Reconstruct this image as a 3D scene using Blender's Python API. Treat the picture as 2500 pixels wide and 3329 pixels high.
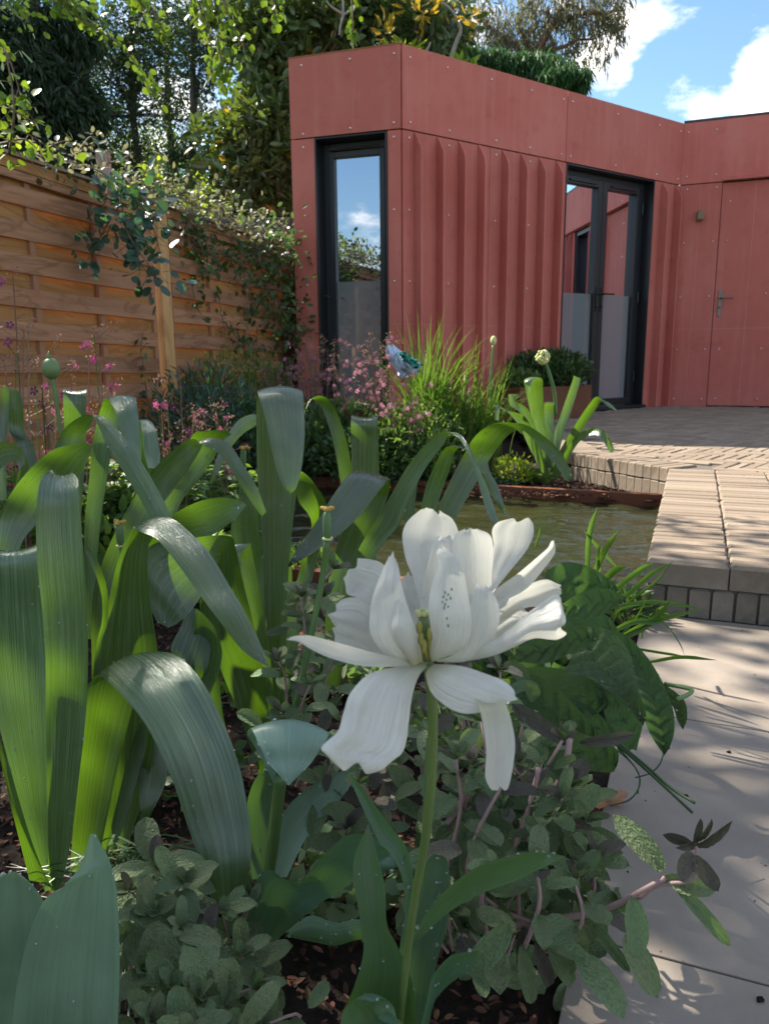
import bpy, math, random
import numpy as np
from mathutils import Vector, Matrix, Quaternion
random.seed(7); rng = np.random.default_rng(7)
for o in list(bpy.data.objects): bpy.data.objects.remove(o)
SC = bpy.context.scene; COL = SC.collection
# ------------------------------------------------------------------ camera
FPX, PITCH, ROLL, HC = 2488.0, .2022, -.0091, .524          # metres; z = 0 is the brick terrace
cp, sp, cr, sr = math.cos(PITCH), math.sin(PITCH), math.cos(ROLL), math.sin(ROLL)
cam = bpy.data.cameras.new('camera'); co = bpy.data.objects.new('camera', cam); COL.objects.link(co)
R0, U0, F0 = Vector((1, 0, 0)), Vector((0, sp, cp)), Vector((0, cp, -sp))
rt = R0*cr + U0*sr; up = U0*cr - R0*sr
m = Matrix((rt, up, -F0)).transposed().to_4x4(); m.translation = (0, 0, HC); co.matrix_world = m
cam.sensor_fit = 'HORIZONTAL'; cam.sensor_width = 36; cam.lens = 36*FPX/2500
cam.clip_start = .05; cam.clip_end = 400
cam.dof.use_dof = True; cam.dof.focus_distance = .8; cam.dof.aperture_fstop = 24
SC.camera = co
# ------------------------------------------------------------------ light
SUN_AZ, SUN_EL = math.radians(-52), math.radians(44)       # azimuth from +y, negative = to the left
w = bpy.data.worlds.new('World'); SC.world = w; w.use_nodes = True
nt = w.node_tree; N = nt.nodes; Lk = nt.links; N.clear()
sky = N.new('ShaderNodeTexSky'); sky.sky_type = 'NISHITA'; sky.sun_disc = False
sky.sun_elevation = SUN_EL; sky.sun_rotation = SUN_AZ; sky.air_density = 1.15; sky.dust_density = .3; sky.ozone_density = 2.2
geo = N.new('ShaderNodeTexCoord')
mp = N.new('ShaderNodeMapping'); mp.inputs['Scale'].default_value = (1, 1, 2.3); mp.inputs['Location'].default_value = (1.37, .6, .12)
no = N.new('ShaderNodeTexNoise'); no.inputs['Scale'].default_value = 8.5; no.inputs['Detail'].default_value = 9; no.inputs['Roughness'].default_value = .62
ra = N.new('ShaderNodeValToRGB'); ra.color_ramp.elements[0].position = .47; ra.color_ramp.elements[1].position = .67
ra.color_ramp.elements[0].color = (0, 0, 0, 1); ra.color_ramp.elements[1].color = (1, 1, 1, 1)
mx = N.new('ShaderNodeMixRGB'); mx.inputs[2].default_value = (10.6, 9.4, 8.1, 1)
tint = N.new('ShaderNodeMixRGB'); tint.blend_type = 'MULTIPLY'; tint.inputs[0].default_value = 1; tint.inputs[2].default_value = (.44, .50, .53, 1)
# cumulus banks, each a direction in the sky, broken up by the noise
acc = None
for (u_, v_, s_, a_) in ((1450, 120, .20, -.26), (1310, 90, .036, .26), (1360, 50, .034, .24), (1420, 30, .034, .26), (1490, 35, .026, .24), (1255, 130, .032, .26), (1410, 60, .024, .16), (1365, 150, .020, .24), (1330, 175, .020, .2), (1640, 95, .034, .26), (1690, 160, .05, .30), (1470, 165, .018, .24), (1425, 205, .022, .24), (1470, 225, .026, .26), (1520, 220, .030, .28), (1580, 205, .034, .30), (1650, 210, .040, .30)):
    X_, Y_ = (u_-830.5), (v_-1106); x_, y_ = (X_*cr+Y_*sr)/1653, (-X_*sr+Y_*cr)/1653
    dv = Vector((x_, cp-y_*sp, -sp-y_*cp)).normalized()
    ds = N.new('ShaderNodeVectorMath'); ds.operation = 'DISTANCE'; ds.inputs[1].default_value = dv
    Lk.new(geo.outputs['Generated'], ds.inputs[0])
    mr = N.new('ShaderNodeMapRange'); mr.interpolation_type = 'SMOOTHSTEP'; mr.inputs[1].default_value = 0; mr.inputs[2].default_value = s_*1.5; mr.inputs[3].default_value = a_*.68; mr.inputs[4].default_value = 0
    Lk.new(ds.outputs['Value'], mr.inputs[0])
    ad = N.new('ShaderNodeMath'); ad.operation = 'ADD'; Lk.new(mr.outputs[0], ad.inputs[0])
    if acc is None: Lk.new(no.outputs['Fac'], ad.inputs[1])
    else: Lk.new(acc, ad.inputs[1])
    acc = ad.outputs[0]
cc = N.new('ShaderNodeValToRGB'); cc.color_ramp.elements[0].position = .50; cc.color_ramp.elements[1].position = .86; cc.color_ramp.elements[0].color = (.34, .35, .38, 1); cc.color_ramp.elements[1].color = (1, .90, .79, 1)
cm = N.new('ShaderNodeVectorMath'); cm.operation = 'SCALE'; cm.inputs['Scale'].default_value = 10.5; Lk.new(cc.outputs[0], cm.inputs[0]); Lk.new(acc, cc.inputs[0]); Lk.new(cm.outputs[0], mx.inputs[2])
bg = N.new('ShaderNodeBackground'); bg.inputs[1].default_value = .115
ou = N.new('ShaderNodeOutputWorld')
Lk.new(geo.outputs['Generated'], mp.inputs[0]); Lk.new(mp.outputs[0], no.inputs['Vector']); Lk.new(acc, ra.inputs[0])
Lk.new(ra.outputs[0], mx.inputs[0]); Lk.new(sky.outputs[0], tint.inputs[1]); Lk.new(tint.outputs[0], mx.inputs[1]); Lk.new(mx.outputs[0], bg.inputs[0]); Lk.new(bg.outputs[0], ou.inputs[0])
sl = bpy.data.lights.new('sun', 'SUN'); sl.energy = 4.0; sl.angle = math.radians(.6); sl.color = (1, .93, .82)
so = bpy.data.objects.new('sun', sl); COL.objects.link(so)
SDIR = Vector((math.sin(SUN_AZ)*math.cos(SUN_EL), math.cos(SUN_AZ)*math.cos(SUN_EL), math.sin(SUN_EL)))
so.rotation_euler = SDIR.to_track_quat('Z', 'Y').to_euler()
SC.view_settings.view_transform = 'Standard'; SC.view_settings.look = 'None'
SC.view_settings.exposure = 1.88; SC.view_settings.gamma = 1; SC.view_settings.use_curve_mapping = False
SC.render.engine = 'CYCLES'; SC.cycles.use_denoising = True
SC.cycles.max_bounces = 8; SC.cycles.transparent_max_bounces = 8; SC.cycles.sample_clamp_indirect = 6

# ------------------------------------------------------------------ helpers
def ray(u, v):
    X, Y = u-1250, v-1664.5
    x, y = (X*cr+Y*sr)/FPX, (-X*sr+Y*cr)/FPX
    return Vector((x, cp-y*sp, -sp-y*cp))
def P(u, v, d):                      # point seen at source pixel (u, v), d metres ahead of the camera (world y)
    r = ray(u, v); return Vector((0, 0, HC)) + r*(d/r.y)
def G(u, v, z=-.146):
    r = ray(u, v); return Vector((0, 0, HC)) + r*((z-HC)/r.z)
def Q(u, v, d): return P(u*1.50512, v*1.50498, d)            # the same in 1661 x 2212 coordinates
def link(name, me, mat=None, parent=None):
    o = bpy.data.objects.new(name, me); COL.objects.link(o)
    if mat is not None and me is not None and not me.materials: me.materials.append(mat)
    if parent is not None: o.parent = parent
    return o
def tag(o, label=None, cat=None, group=None, kind=None):
    if label: o['label'] = label
    if cat: o['category'] = cat
    if group: o['group'] = group
    if kind: o['kind'] = kind
    return o
def thing(name, label, cat, loc=(0, 0, 0), group=None):
    o = bpy.data.objects.new(name, None); o.empty_display_size = .05; COL.objects.link(o); o.location = loc
    return tag(o, label, cat, group)
def mesh(name, V, F, smooth=False, uv=None, rnd=None):
    me = bpy.data.meshes.new(name); me.from_pydata([tuple(v) for v in V], [], F)
    if uv is not None:
        l = me.uv_layers.new(name='UVMap'); idx = np.empty(len(me.loops), dtype=np.int32); me.loops.foreach_get('vertex_index', idx)
        l.data.foreach_set('uv', np.asarray(uv, dtype=np.float32)[idx].ravel())
    if rnd is not None:
        a = me.attributes.new('rnd', 'FLOAT', 'POINT'); a.data.foreach_set('value', np.asarray(rnd, dtype=np.float32))
    if smooth: me.polygons.foreach_set('use_smooth', [True]*len(me.polygons))
    me.update(); return me
def rel(parent, p):                  # local coordinates below an unrotated parent chain
    q = Vector(p)
    while parent is not None: q = q - parent.location; parent = parent.parent
    return q
class MB:                            # collects simple shapes into one mesh
    def __init__(s): s.V = []; s.F = []
    def add(s, V, F):
        n = len(s.V); s.V += [Vector(v) for v in V]; s.F += [tuple(i+n for i in f) for f in F]
    def box(s, o, ex, ey, ez):       # corner + three edge vectors
        o, ex, ey, ez = map(Vector, (o, ex, ey, ez))
        s.add([o, o+ex, o+ex+ey, o+ey, o+ez, o+ex+ez, o+ex+ey+ez, o+ey+ez],
              [(0, 3, 2, 1), (4, 5, 6, 7), (0, 1, 5, 4), (1, 2, 6, 5), (2, 3, 7, 6), (3, 0, 4, 7)])
    def prism(s, poly, z0, z1):
        n = len(poly); V = [(p[0], p[1], z0) for p in poly]+[(p[0], p[1], z1) for p in poly]
        s.add(V, [tuple(range(n))[::-1], tuple(range(n, 2*n))]+[(i, (i+1) % n, n+(i+1) % n, n+i) for i in range(n)])
    def tube(s, pts, rad, n=6, cap=True):
        pts = [Vector(p) for p in pts]
        if not hasattr(rad, '__len__'): rad = [rad]*len(pts)
        b = len(s.V); a = None
        for i, p in enumerate(pts):
            t = (pts[min(i+1, len(pts)-1)]-pts[max(i-1, 0)])
            t = t.normalized() if t.length > 1e-9 else Vector((0, 0, 1))
            if a is None: a = t.orthogonal().normalized()
            a = (a-t*a.dot(t)); a = a.normalized() if a.length > 1e-6 else t.orthogonal().normalized()
            c = t.cross(a)
            for k in range(n):
                th = 2*math.pi*k/n; s.V.append(p+(a*math.cos(th)+c*math.sin(th))*rad[i])
        for i in range(len(pts)-1):
            for k in range(n):
                k2 = (k+1) % n; s.F.append((b+i*n+k, b+i*n+k2, b+(i+1)*n+k2, b+(i+1)*n+k))
        if cap: s.F.append(tuple(b+k for k in range(n))[::-1]); s.F.append(tuple(b+(len(pts)-1)*n+k for k in range(n)))
    def ball(s, c, r, nu=8, nv=5, sc=(1, 1, 1)):
        c = Vector(c); b = len(s.V)
        s.V.append(c+Vector((0, 0, -r*sc[2])))
        for j in range(1, nv):
            ph = -math.pi/2+math.pi*j/nv
            for k in range(nu):
                th = 2*math.pi*k/nu; s.V.append(c+Vector((r*sc[0]*math.cos(ph)*math.cos(th), r*sc[1]*math.cos(ph)*math.sin(th), r*sc[2]*math.sin(ph))))
        s.V.append(c+Vector((0, 0, r*sc[2]))); e = len(s.V)-1
        for k in range(nu):
            k2 = (k+1) % nu; s.F.append((b, b+1+k2, b+1+k)); s.F.append((e, e-nu+k, e-nu+k2))
        for j in range(nv-2):
            for k in range(nu):
                k2 = (k+1) % nu; o = b+1+j*nu; s.F.append((o+k, o+k2, o+nu+k2, o+nu+k))
    def build(s, name, mat, parent=None, smooth=False, bevel=0, uv=None):
        me = mesh(name, [rel(parent, v) for v in s.V], s.F, smooth, uv)
        o = link(name, me, mat, parent)
        if bevel:
            md = o.modifiers.new('bevel', 'BEVEL'); md.width = bevel; md.segments = 2; md.limit_method = 'ANGLE'
        return o
def crom(A, ts):                     # Catmull-Rom through rows of A, sampled at ts in [0, n-1]
    A = np.asarray(A, float); n = len(A); out = []
    for t in ts:
        i = min(int(t), n-2); f = t-i
        p0, p1, p2, p3 = A[max(i-1, 0)], A[i], A[i+1], A[min(i+2, n-1)]
        if i == 0: p0 = 2*p1-p2
        if i+2 > n-1: p3 = 2*p2-p1
        out.append(.5*((2*p1)+(-p0+p2)*f+(2*p0-5*p1+4*p2-p3)*f*f+(-p0+3*p1-3*p2+p3)*f**3))
    return np.array(out)

# ------------------------------------------------------------------ materials
class NT:
    def __init__(s, name):
        s.m = bpy.data.materials.new(name); s.m.use_nodes = True; s.t = s.m.node_tree; s.t.nodes.clear()
        s.out = s.n('ShaderNodeOutputMaterial')
    def n(s, k, **kw):
        o = s.t.nodes.new(k)
        for a, b in kw.items(): setattr(o, a, b)
        return o
    def l(s, a, b): s.t.links.new(a, b)
    def val(s, x, inp):
        if hasattr(x, 'links') or isinstance(x, bpy.types.NodeSocket): s.l(x, inp)
        else: inp.default_value = x
    def coord(s, kind='Object', scale=(1, 1, 1)):
        tc = s.n('ShaderNodeTexCoord'); mp = s.n('ShaderNodeMapping'); mp.inputs['Scale'].default_value = scale
        s.l(tc.outputs[kind], mp.inputs[0]); return mp.outputs[0]
    def noise(s, vec, scale, detail=4, rough=.55, dist=0):
        o = s.n('ShaderNodeTexNoise'); o.inputs['Scale'].default_value = scale; o.inputs['Detail'].default_value = detail
        o.inputs['Roughness'].default_value = rough; o.inputs['Distortion'].default_value = dist
        if vec is not None: s.l(vec, o.inputs['Vector'])
        return o.outputs['Fac']
    def ramp(s, fac, stops):
        o = s.n('ShaderNodeValToRGB'); e = o.color_ramp.elements
        while len(e) < len(stops): e.new(.5)
        for i, (p, c) in enumerate(stops): e[i].position = p; e[i].color = (*c, 1) if len(c) == 3 else c
        s.l(fac, o.inputs[0]); return o.outputs[0]
    def mix(s, a, b, fac, mode='MIX'):
        o = s.n('ShaderNodeMixRGB', blend_type=mode); s.val(fac, o.inputs[0])
        for x, i in ((a, 1), (b, 2)):
            s.val((*x, 1) if isinstance(x, tuple) and len(x) == 3 else x, o.inputs[i])
        return o.outputs[0]
    def math(s, op, a, b=0.):
        o = s.n('ShaderNodeMath', operation=op); s.val(a, o.inputs[0]); s.val(b, o.inputs[1]); return o.outputs[0]
    def rand(s):
        oi = s.n('ShaderNodeObjectInfo'); at = s.n('ShaderNodeAttribute', attribute_name='rnd')
        return s.math('FRACT', s.math('ADD', oi.outputs['Random'], at.outputs['Fac']))
    def bump(s, h, strength=.3, dist=.01):
        o = s.n('ShaderNodeBump'); o.inputs['Strength'].default_value = strength; o.inputs['Distance'].default_value = dist
        s.l(h, o.inputs['Height']); return o.outputs[0]
    def pbr(s, color, rough=.5, bump=None, metal=0., spec=.5, **kw):
        o = s.n('ShaderNodeBsdfPrincipled')
        s.val((*color, 1) if isinstance(color, tuple) and len(color) == 3 else color, o.inputs['Base Color'])
        s.val(rough, o.inputs['Roughness']); o.inputs['Metallic'].default_value = metal
        o.inputs['Specular IOR Level'].default_value = spec
        for k, v in kw.items(): s.val(v, o.inputs[k])
        if bump is not None: s.l(bump, o.inputs['Normal'])
        return o.outputs[0]
    def end(s, sh): s.l(sh, s.out.inputs[0]); return s.m
    def shmix(s, a, b, f):
        o = s.n('ShaderNodeMixShader'); s.val(f, o.inputs[0]); s.l(a, o.inputs[1]); s.l(b, o.inputs[2]); return o.outputs[0]

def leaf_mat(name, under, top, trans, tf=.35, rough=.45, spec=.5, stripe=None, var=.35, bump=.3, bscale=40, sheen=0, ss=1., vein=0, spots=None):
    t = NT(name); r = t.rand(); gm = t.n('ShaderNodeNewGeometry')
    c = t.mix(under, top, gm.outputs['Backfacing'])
    bm = None
    if stripe:
        v = t.coord('UV', (stripe, 1.2, 1)); n1 = t.noise(v, 1., 5, .72, .25)
        n2 = t.noise(t.coord('UV', (stripe*3.5, 1.5, 1)), 1., 2, .6)
        c = t.mix(c, tuple(min(1, x*1.8+.05) for x in top), t.ramp(n1, [(.44, (0, 0, 0)), (.62, (.8*ss, .8*ss, .8*ss))]))
        c = t.mix(c, tuple(x*.45 for x in under), t.ramp(n2, [(.38, (.85*ss, .85*ss, .85*ss)), (.52, (0, 0, 0))]))
        bm = t.bump(t.math('ADD', n1, t.math('MULTIPLY', n2, .6)), bump, .004)
    elif bump:
        bm = t.bump(t.noise(t.coord('Object', (1, 1, 1)), bscale, 2), bump, .01)
    if vein:
        tc = t.n('ShaderNodeTexCoord'); sx = t.n('ShaderNodeSeparateXYZ'); t.l(tc.outputs['UV'], sx.inputs[0])
        ax = t.math('ABSOLUTE', t.math('SUBTRACT', sx.outputs[0], .5)); wv = t.math('SINE', t.math('MULTIPLY', t.math('SUBTRACT', t.math('MULTIPLY', sx.outputs[1], vein), t.math('MULTIPLY', ax, vein*.30)), 6.283))
        net = t.noise(t.coord('UV', (34, 70, 1)), 1, 3, .6)
        vm = t.math('MAXIMUM', t.ramp(wv, [(.90, (0, 0, 0)), (.99, (1, 1, 1))]), t.ramp(ax, [(.008, (1, 1, 1)), (.022, (0, 0, 0))]))
        c = t.mix(c, (.16, .22, .12), t.math('MULTIPLY', vm, .65)); c = t.mix(c, tuple(x*.5 for x in under), t.ramp(net, [(.35, (.4, .4, .4)), (.55, (0, 0, 0))]))
        bm = t.bump(t.math('SUBTRACT', net, vm), .8, .006)
    if spots: c = t.mix(c, spots, t.ramp(t.noise(t.coord('Object'), 26, 4, .7), [(.66, (0, 0, 0)), (.72, (.75, .75, .75))]))
    blot = t.noise(t.coord('Object'), 9, 3)
    c = t.mix(c, tuple(x*.6 for x in under), t.ramp(blot, [(.45, (0, 0, 0)), (.75, (.6, .6, .6))]))
    hs = t.n('ShaderNodeHueSaturation')
    t.l(c, hs.inputs['Color']); t.l(t.math('ADD', t.math('MULTIPLY', r, var*1.6), 1-var*.8), hs.inputs['Value'])
    t.l(t.math('ADD', t.math('MULTIPLY', t.math('FRACT', t.math('MULTIPLY', r, 7.3)), .05), .475), hs.inputs['Hue'])
    kw = {'Sheen Weight': sheen, 'Sheen Roughness': .4} if sheen else {}
    s1 = t.pbr(hs.outputs[0], rough, bm, spec=spec, **kw)
    tr = t.n('ShaderNodeBsdfTranslucent')
    t.l(t.mix(trans, tuple(x*.6 for x in trans), blot), tr.inputs[0])
    return t.end(t.shmix(s1, tr.outputs[0], tf))
def plain(name, color, rough=.6, nscale=0, amt=.25, metal=0., bump=0., spec=.5):
    t = NT(name); c = color; b = None
    if nscale:
        n = t.noise(t.coord('Object'), nscale, 5)
        c = t.mix(tuple(x*(1-amt) for x in color), tuple(min(1, x*(1+amt)) for x in color), n)
        if bump: b = t.bump(n, bump, .01)
    return t.end(t.pbr(c, rough, b, metal, spec))

M = {}
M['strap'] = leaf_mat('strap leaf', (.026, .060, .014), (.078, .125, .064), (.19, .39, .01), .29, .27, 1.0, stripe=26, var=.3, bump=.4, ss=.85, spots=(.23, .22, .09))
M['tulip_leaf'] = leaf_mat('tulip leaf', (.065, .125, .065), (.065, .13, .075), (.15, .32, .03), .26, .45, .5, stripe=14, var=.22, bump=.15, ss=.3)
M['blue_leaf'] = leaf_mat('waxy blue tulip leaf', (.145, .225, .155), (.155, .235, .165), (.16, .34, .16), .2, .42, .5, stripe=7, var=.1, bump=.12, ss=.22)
def petal_mat():
    t = NT('white petal'); v = t.coord('UV', (16, .9, 1)); n = t.noise(v, 1, 4, .7, .4)
    uv = t.n('ShaderNodeTexCoord'); sx = t.n('ShaderNodeSeparateXYZ'); t.l(uv.outputs['UV'], sx.inputs[0])
    base = t.ramp(sx.outputs[1], [(0, (.55, .56, .22)), (.14, (.68, .65, .47)), (.40, (.755, .735, .665))])
    sk = t.noise(t.coord('Object'), 60, 3)
    base = t.mix(base, (.47, .48, .38), t.ramp(n, [(.50, (0, 0, 0)), (.72, (.5, .5, .5))]))
    c = t.mix(base, (.55, .54, .46), t.ramp(sk, [(.55, (0, 0, 0)), (.8, (.6, .6, .6))]))
    bm = t.bump(n, .6, .004)
    s1 = t.pbr(c, .38, bm, spec=.45); tr = t.n('ShaderNodeBsdfTranslucent'); tr.inputs[0].default_value = (.70, .69, .60, 1)
    return t.end(t.shmix(s1, tr.outputs[0], .33))
M['petal'] = petal_mat()
M['stem'] = leaf_mat('tulip stem', (.11, .19, .055), (.11, .19, .055), (.25, .4, .05), .15, .4, .5, var=.2, bump=0)
M['seedpod'] = leaf_mat('seed pod', (.12, .19, .07), (.12, .19, .07), (.25, .4, .05), .1, .45, .5, var=.15, bump=0)
M['stigma'] = plain('ochre stigma', (.42, .26, .05), .7, 200, .4, bump=.3)
M['cream'] = plain('cream bud', (.5, .52, .22), .7, 300, .4, bump=.4)
M['sage'] = leaf_mat('sage leaf', (.185, .24, .125), (.155, .22, .10), (.24, .40, .08), .25, .8, .2, var=.45, bump=.7, bscale=14)
M['sage_purple'] = leaf_mat('purple sage leaf', (.25, .225, .18), (.19, .215, .13), (.2, .2, .1), .2, .8, .2, var=.4, bump=1., bscale=22)
M['sage_stem'] = plain('purple sage stem', (.30, .19, .18), .7, 60, .35)
M['foxglove'] = leaf_mat('foxglove leaf', (.095, .155, .07), (.09, .16, .08), (.20, .42, .05), .3, .48, .4, var=.25, bump=.35, bscale=110, vein=18)
M['blade'] = leaf_mat('grass blade', (.075, .15, .03), (.075, .15, .03), (.20, .38, .03), .32, .4, .5, var=.6, bump=0)
M['striped'] = leaf_mat('striped narrow leaf', (.05, .10, .04), (.16, .20, .13), (.2, .35, .06), .25, .4, .5, var=.5, bump=0)
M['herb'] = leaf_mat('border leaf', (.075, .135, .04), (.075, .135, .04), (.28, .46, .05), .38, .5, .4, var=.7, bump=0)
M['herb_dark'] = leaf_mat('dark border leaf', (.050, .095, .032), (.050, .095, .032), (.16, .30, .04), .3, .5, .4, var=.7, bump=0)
M['lime'] = leaf_mat('lime leaf', (.16, .24, .02), (.16, .24, .02), (.45, .6, .03), .45, .5, .4, var=.5, bump=0)
M['rose'] = leaf_mat('blue green rose leaf', (.035, .085, .06), (.05, .11, .09), (.12, .28, .06), .25, .38, .55, var=.5, bump=0)
M['magnolia'] = leaf_mat('magnolia leaf', (.075, .115, .035), (.085, .13, .045), (.20, .29, .03), .25, .33, .7, var=.8, bump=0)
M['magnolia_yellow'] = leaf_mat('yellowed magnolia leaf', (.42, .26, .03), (.40, .28, .03), (.6, .4, .03), .35, .45, .5, var=.4, bump=0)
M['cypress'] = leaf_mat('cypress foliage', (.030, .055, .026), (.030, .055, .026), (.07, .15, .04), .22, .6, .3, var=.7, bump=0)
M['cedar'] = leaf_mat('cedar foliage', (.05, .115, .032), (.05, .115, .032), (.09, .24, .05), .3, .6, .3, var=.7, bump=0)
M['dark_tree'] = leaf_mat('dark tree leaf', (.018, .036, .013), (.018, .036, .013), (.10, .18, .02), .22, .5, .4, var=.8, bump=0)
M['euc'] = leaf_mat('eucalyptus leaf', (.11, .12, .075), (.11, .12, .075), (.34, .33, .15), .38, .45, .4, var=.7, bump=0)
M['beech'] = leaf_mat('sunlit beech leaf', (.11, .20, .015), (.11, .20, .015), (.24, .37, .02), .38, .4, .4, var=.5, bump=0)
M['bark'] = plain('bark', (.07, .055, .045), .9, 20, .4, bump=.6)
M['bark_pale'] = plain('pale bark', (.30, .25, .21), .8, 20, .3, bump=.4)
M['bark_red'] = plain('reddish bark', (.24, .12, .08), .8, 12, .4)
M['twig'] = plain('twig', (.16, .11, .07), .8, 40, .3)
M['magenta'] = leaf_mat('magenta petal', (.36, .05, .17), (.36, .05, .17), (.65, .10, .32), .4, .5, .4, var=.5, bump=0)
M['dusty'] = leaf_mat('dusty pink petal', (.34, .13, .22), (.34, .13, .22), (.6, .25, .36), .4, .5, .4, var=.6, bump=0)
M['plum'] = leaf_mat('dark plum petal', (.12, .015, .07), (.12, .015, .07), (.3, .03, .15), .3, .5, .4, var=.5, bump=0)
M['bud'] = leaf_mat('hairy pink bud', (.30, .17, .13), (.30, .17, .13), (.5, .3, .2), .3, .7, .3, var=.5, bump=0)
M['yellow'] = plain('olive stamen', (.26, .24, .05), .7)
def drop_mat():
    t = NT('water drop'); return t.end(t.pbr((.9, .95, .95), .02, None, spec=.8, **{'Transmission Weight': .85, 'IOR': 1.33}))
M['drop'] = drop_mat()

def render_red():
    t = NT('red mineral board'); co = t.coord('Object', (1, 1, 1))
    n1 = t.noise(co, 1.6, 5, .6); n2 = t.noise(co, 9, 6, .65); n3 = t.noise(t.coord('Object', (14, 14, .9)), 1., 4, .6); n4 = t.noise(co, 180, 3)
    c = t.mix((.45, .118, .092), (.52, .165, .132), t.ramp(n1, [(.3, (0, 0, 0)), (.7, (1, 1, 1))]))
    c = t.mix(c, (.60, .27, .22), t.ramp(n3, [(.50, (0, 0, 0)), (.75, (.25, .25, .25))]))
    c = t.mix(c, (.33, .08, .055), t.ramp(n2, [(.55, (0, 0, 0)), (.8, (.5, .5, .5))]))
    c = t.mix(c, (.52, .20, .15), t.ramp(n4, [(.5, (0, 0, 0)), (.9, (.5, .5, .5))]))
    oi = t.n('ShaderNodeObjectInfo'); hs = t.n('ShaderNodeHueSaturation'); t.l(c, hs.inputs['Color'])
    t.l(t.math('ADD', t.math('MULTIPLY', oi.outputs['Random'], .17), .93), hs.inputs['Value'])
    return t.end(t.pbr(hs.outputs[0], t.ramp(n2, [(0, (.62, .62, .62)), (1, (.8, .8, .8))]), t.bump(n4, .12, .002), spec=.12))
M['red'] = render_red()
M['red_line'] = plain('pale scribed line', (.50, .24, .22), .8)
M['screw'] = plain('steel screw', (.75, .72, .70), .3, metal=.9)
M['black'] = plain('black powder coat', (.012, .012, .014), .38, 40, .3)
M['grey_frame'] = plain('anthracite frame', (.014, .017, .023), .42, 30, .15)
M['void'] = plain('dark interior', (.02, .018, .018), .9)
def glass():
    t = NT('coated glass'); g = t.n('ShaderNodeBsdfGlossy'); g.inputs[0].default_value = (.86, .92, 1, 1); g.inputs['Roughness'].default_value = .008
    d = t.n('ShaderNodeBsdfDiffuse'); d.inputs[0].default_value = (.012, .014, .018, 1)
    fr = t.n('ShaderNodeLayerWeight'); fr.inputs[0].default_value = .45
    f = t.math('ADD', t.math('MULTIPLY', fr.outputs['Fresnel'], .5), .50)
    return t.end(t.shmix(d.outputs[0], g.outputs[0], f))
M['glass'] = glass()
def film():
    t = NT('frosted film'); g = t.n('ShaderNodeBsdfGlossy'); g.inputs[0].default_value = (.9, .93, 1, 1); g.inputs['Roughness'].default_value = .03
    d = t.n('ShaderNodeBsdfDiffuse'); d.inputs[0].default_value = (.20, .21, .22, 1)
    return t.end(t.shmix(d.outputs[0], g.outputs[0], .22))
M['film'] = film()
def wood(name, a, b, c2):
    t = NT(name); v = t.coord('UV', (1.6, 26, 1)); n = t.noise(v, 1, 5, .6, 1.2); n2 = t.noise(t.coord('UV', (.8, 5, 1)), 1, 3, .5, 2.5); r = t.rand()
    c = t.mix(a, b, t.ramp(n, [(.35, (0, 0, 0)), (.65, (1, 1, 1))]))
    c = t.mix(c, c2, t.ramp(n2, [(.50, (0, 0, 0)), (.56, (.55, .55, .55)), (.6, (0, 0, 0))]))
    hs = t.n('ShaderNodeHueSaturation'); t.l(c, hs.inputs['Color']); t.l(t.math('ADD', t.math('MULTIPLY', r, .3), .85), hs.inputs['Value'])
    return t.end(t.pbr(hs.outputs[0], .7, t.bump(n, .25, .003), spec=.25))
M['board'] = wood('fence board', (.32, .15, .080), (.40, .205, .115), (.16, .07, .035))
M['board_back'] = wood('recessed fence board', (.33, .16, .055), (.40, .20, .075), (.20, .09, .03))
M['post'] = wood('fence post', (.45, .25, .10), (.54, .31, .14), (.28, .14, .05))
M['cap'] = wood('fence cap', (.24, .17, .12), (.31, .23, .17), (.12, .08, .05))
M['grey_wood'] = wood('weathered timber', (.24, .19, .17), (.33, .26, .23), (.15, .11, .09))
def brick(name, a, b):
    t = NT(name); r = t.rand(); co = t.coord('Object'); n = t.noise(co, 70, 4, .65); n2 = t.noise(co, 6, 4); n3 = t.noise(co, 300, 2)
    c = t.mix(a, b, r); c = t.mix(c, (.22, .17, .13), t.ramp(n, [(.52, (0, 0, 0)), (.75, (.55, .55, .55))]))
    c = t.mix(c, (.36, .31, .25), t.ramp(n2, [(.5, (0, 0, 0)), (.72, (.45, .45, .45))]))
    return t.end(t.pbr(c, .85, t.bump(t.math('ADD', n, t.math('MULTIPLY', n3, .5)), .5, .004), spec=.2))
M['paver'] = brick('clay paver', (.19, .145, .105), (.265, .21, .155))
M['dark_brick'] = brick('dark clay brick', (.10, .088, .07), (.17, .145, .115))  # darker clay colours for the step and pond-side bricks
M['paver_dark'] = brick('dark paver', (.13, .105, .080), (.19, .155, .12))  # darker paver colours, used for the front row of the step
M['mortar'] = plain('mortar', (.10, .088, .07), .95, 80, .3, bump=.4)
def stone():
    t = NT('limestone'); co = t.coord('Object'); n = t.noise(co, 5, 6, .62); n2 = t.noise(co, 45, 5, .7); n3 = t.noise(co, 1.6, 3)
    c = t.mix((.195, .160, .125), (.26, .22, .178), t.ramp(n, [(.35, (0, 0, 0)), (.65, (1, 1, 1))]))
    c = t.mix(c, (.23, .17, .115), t.ramp(n3, [(.54, (0, 0, 0)), (.72, (.45, .45, .45))]))
    c = t.mix(c, (.19, .15, .12), t.ramp(n2, [(.62, (0, 0, 0)), (.75, (.5, .5, .5))]))
    return t.end(t.pbr(c, t.ramp(n, [(0, (.5, .5, .5)), (1, (.75, .75, .75))]), t.bump(n2, .15, .003), spec=.35))
M['stone'] = stone()
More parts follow.
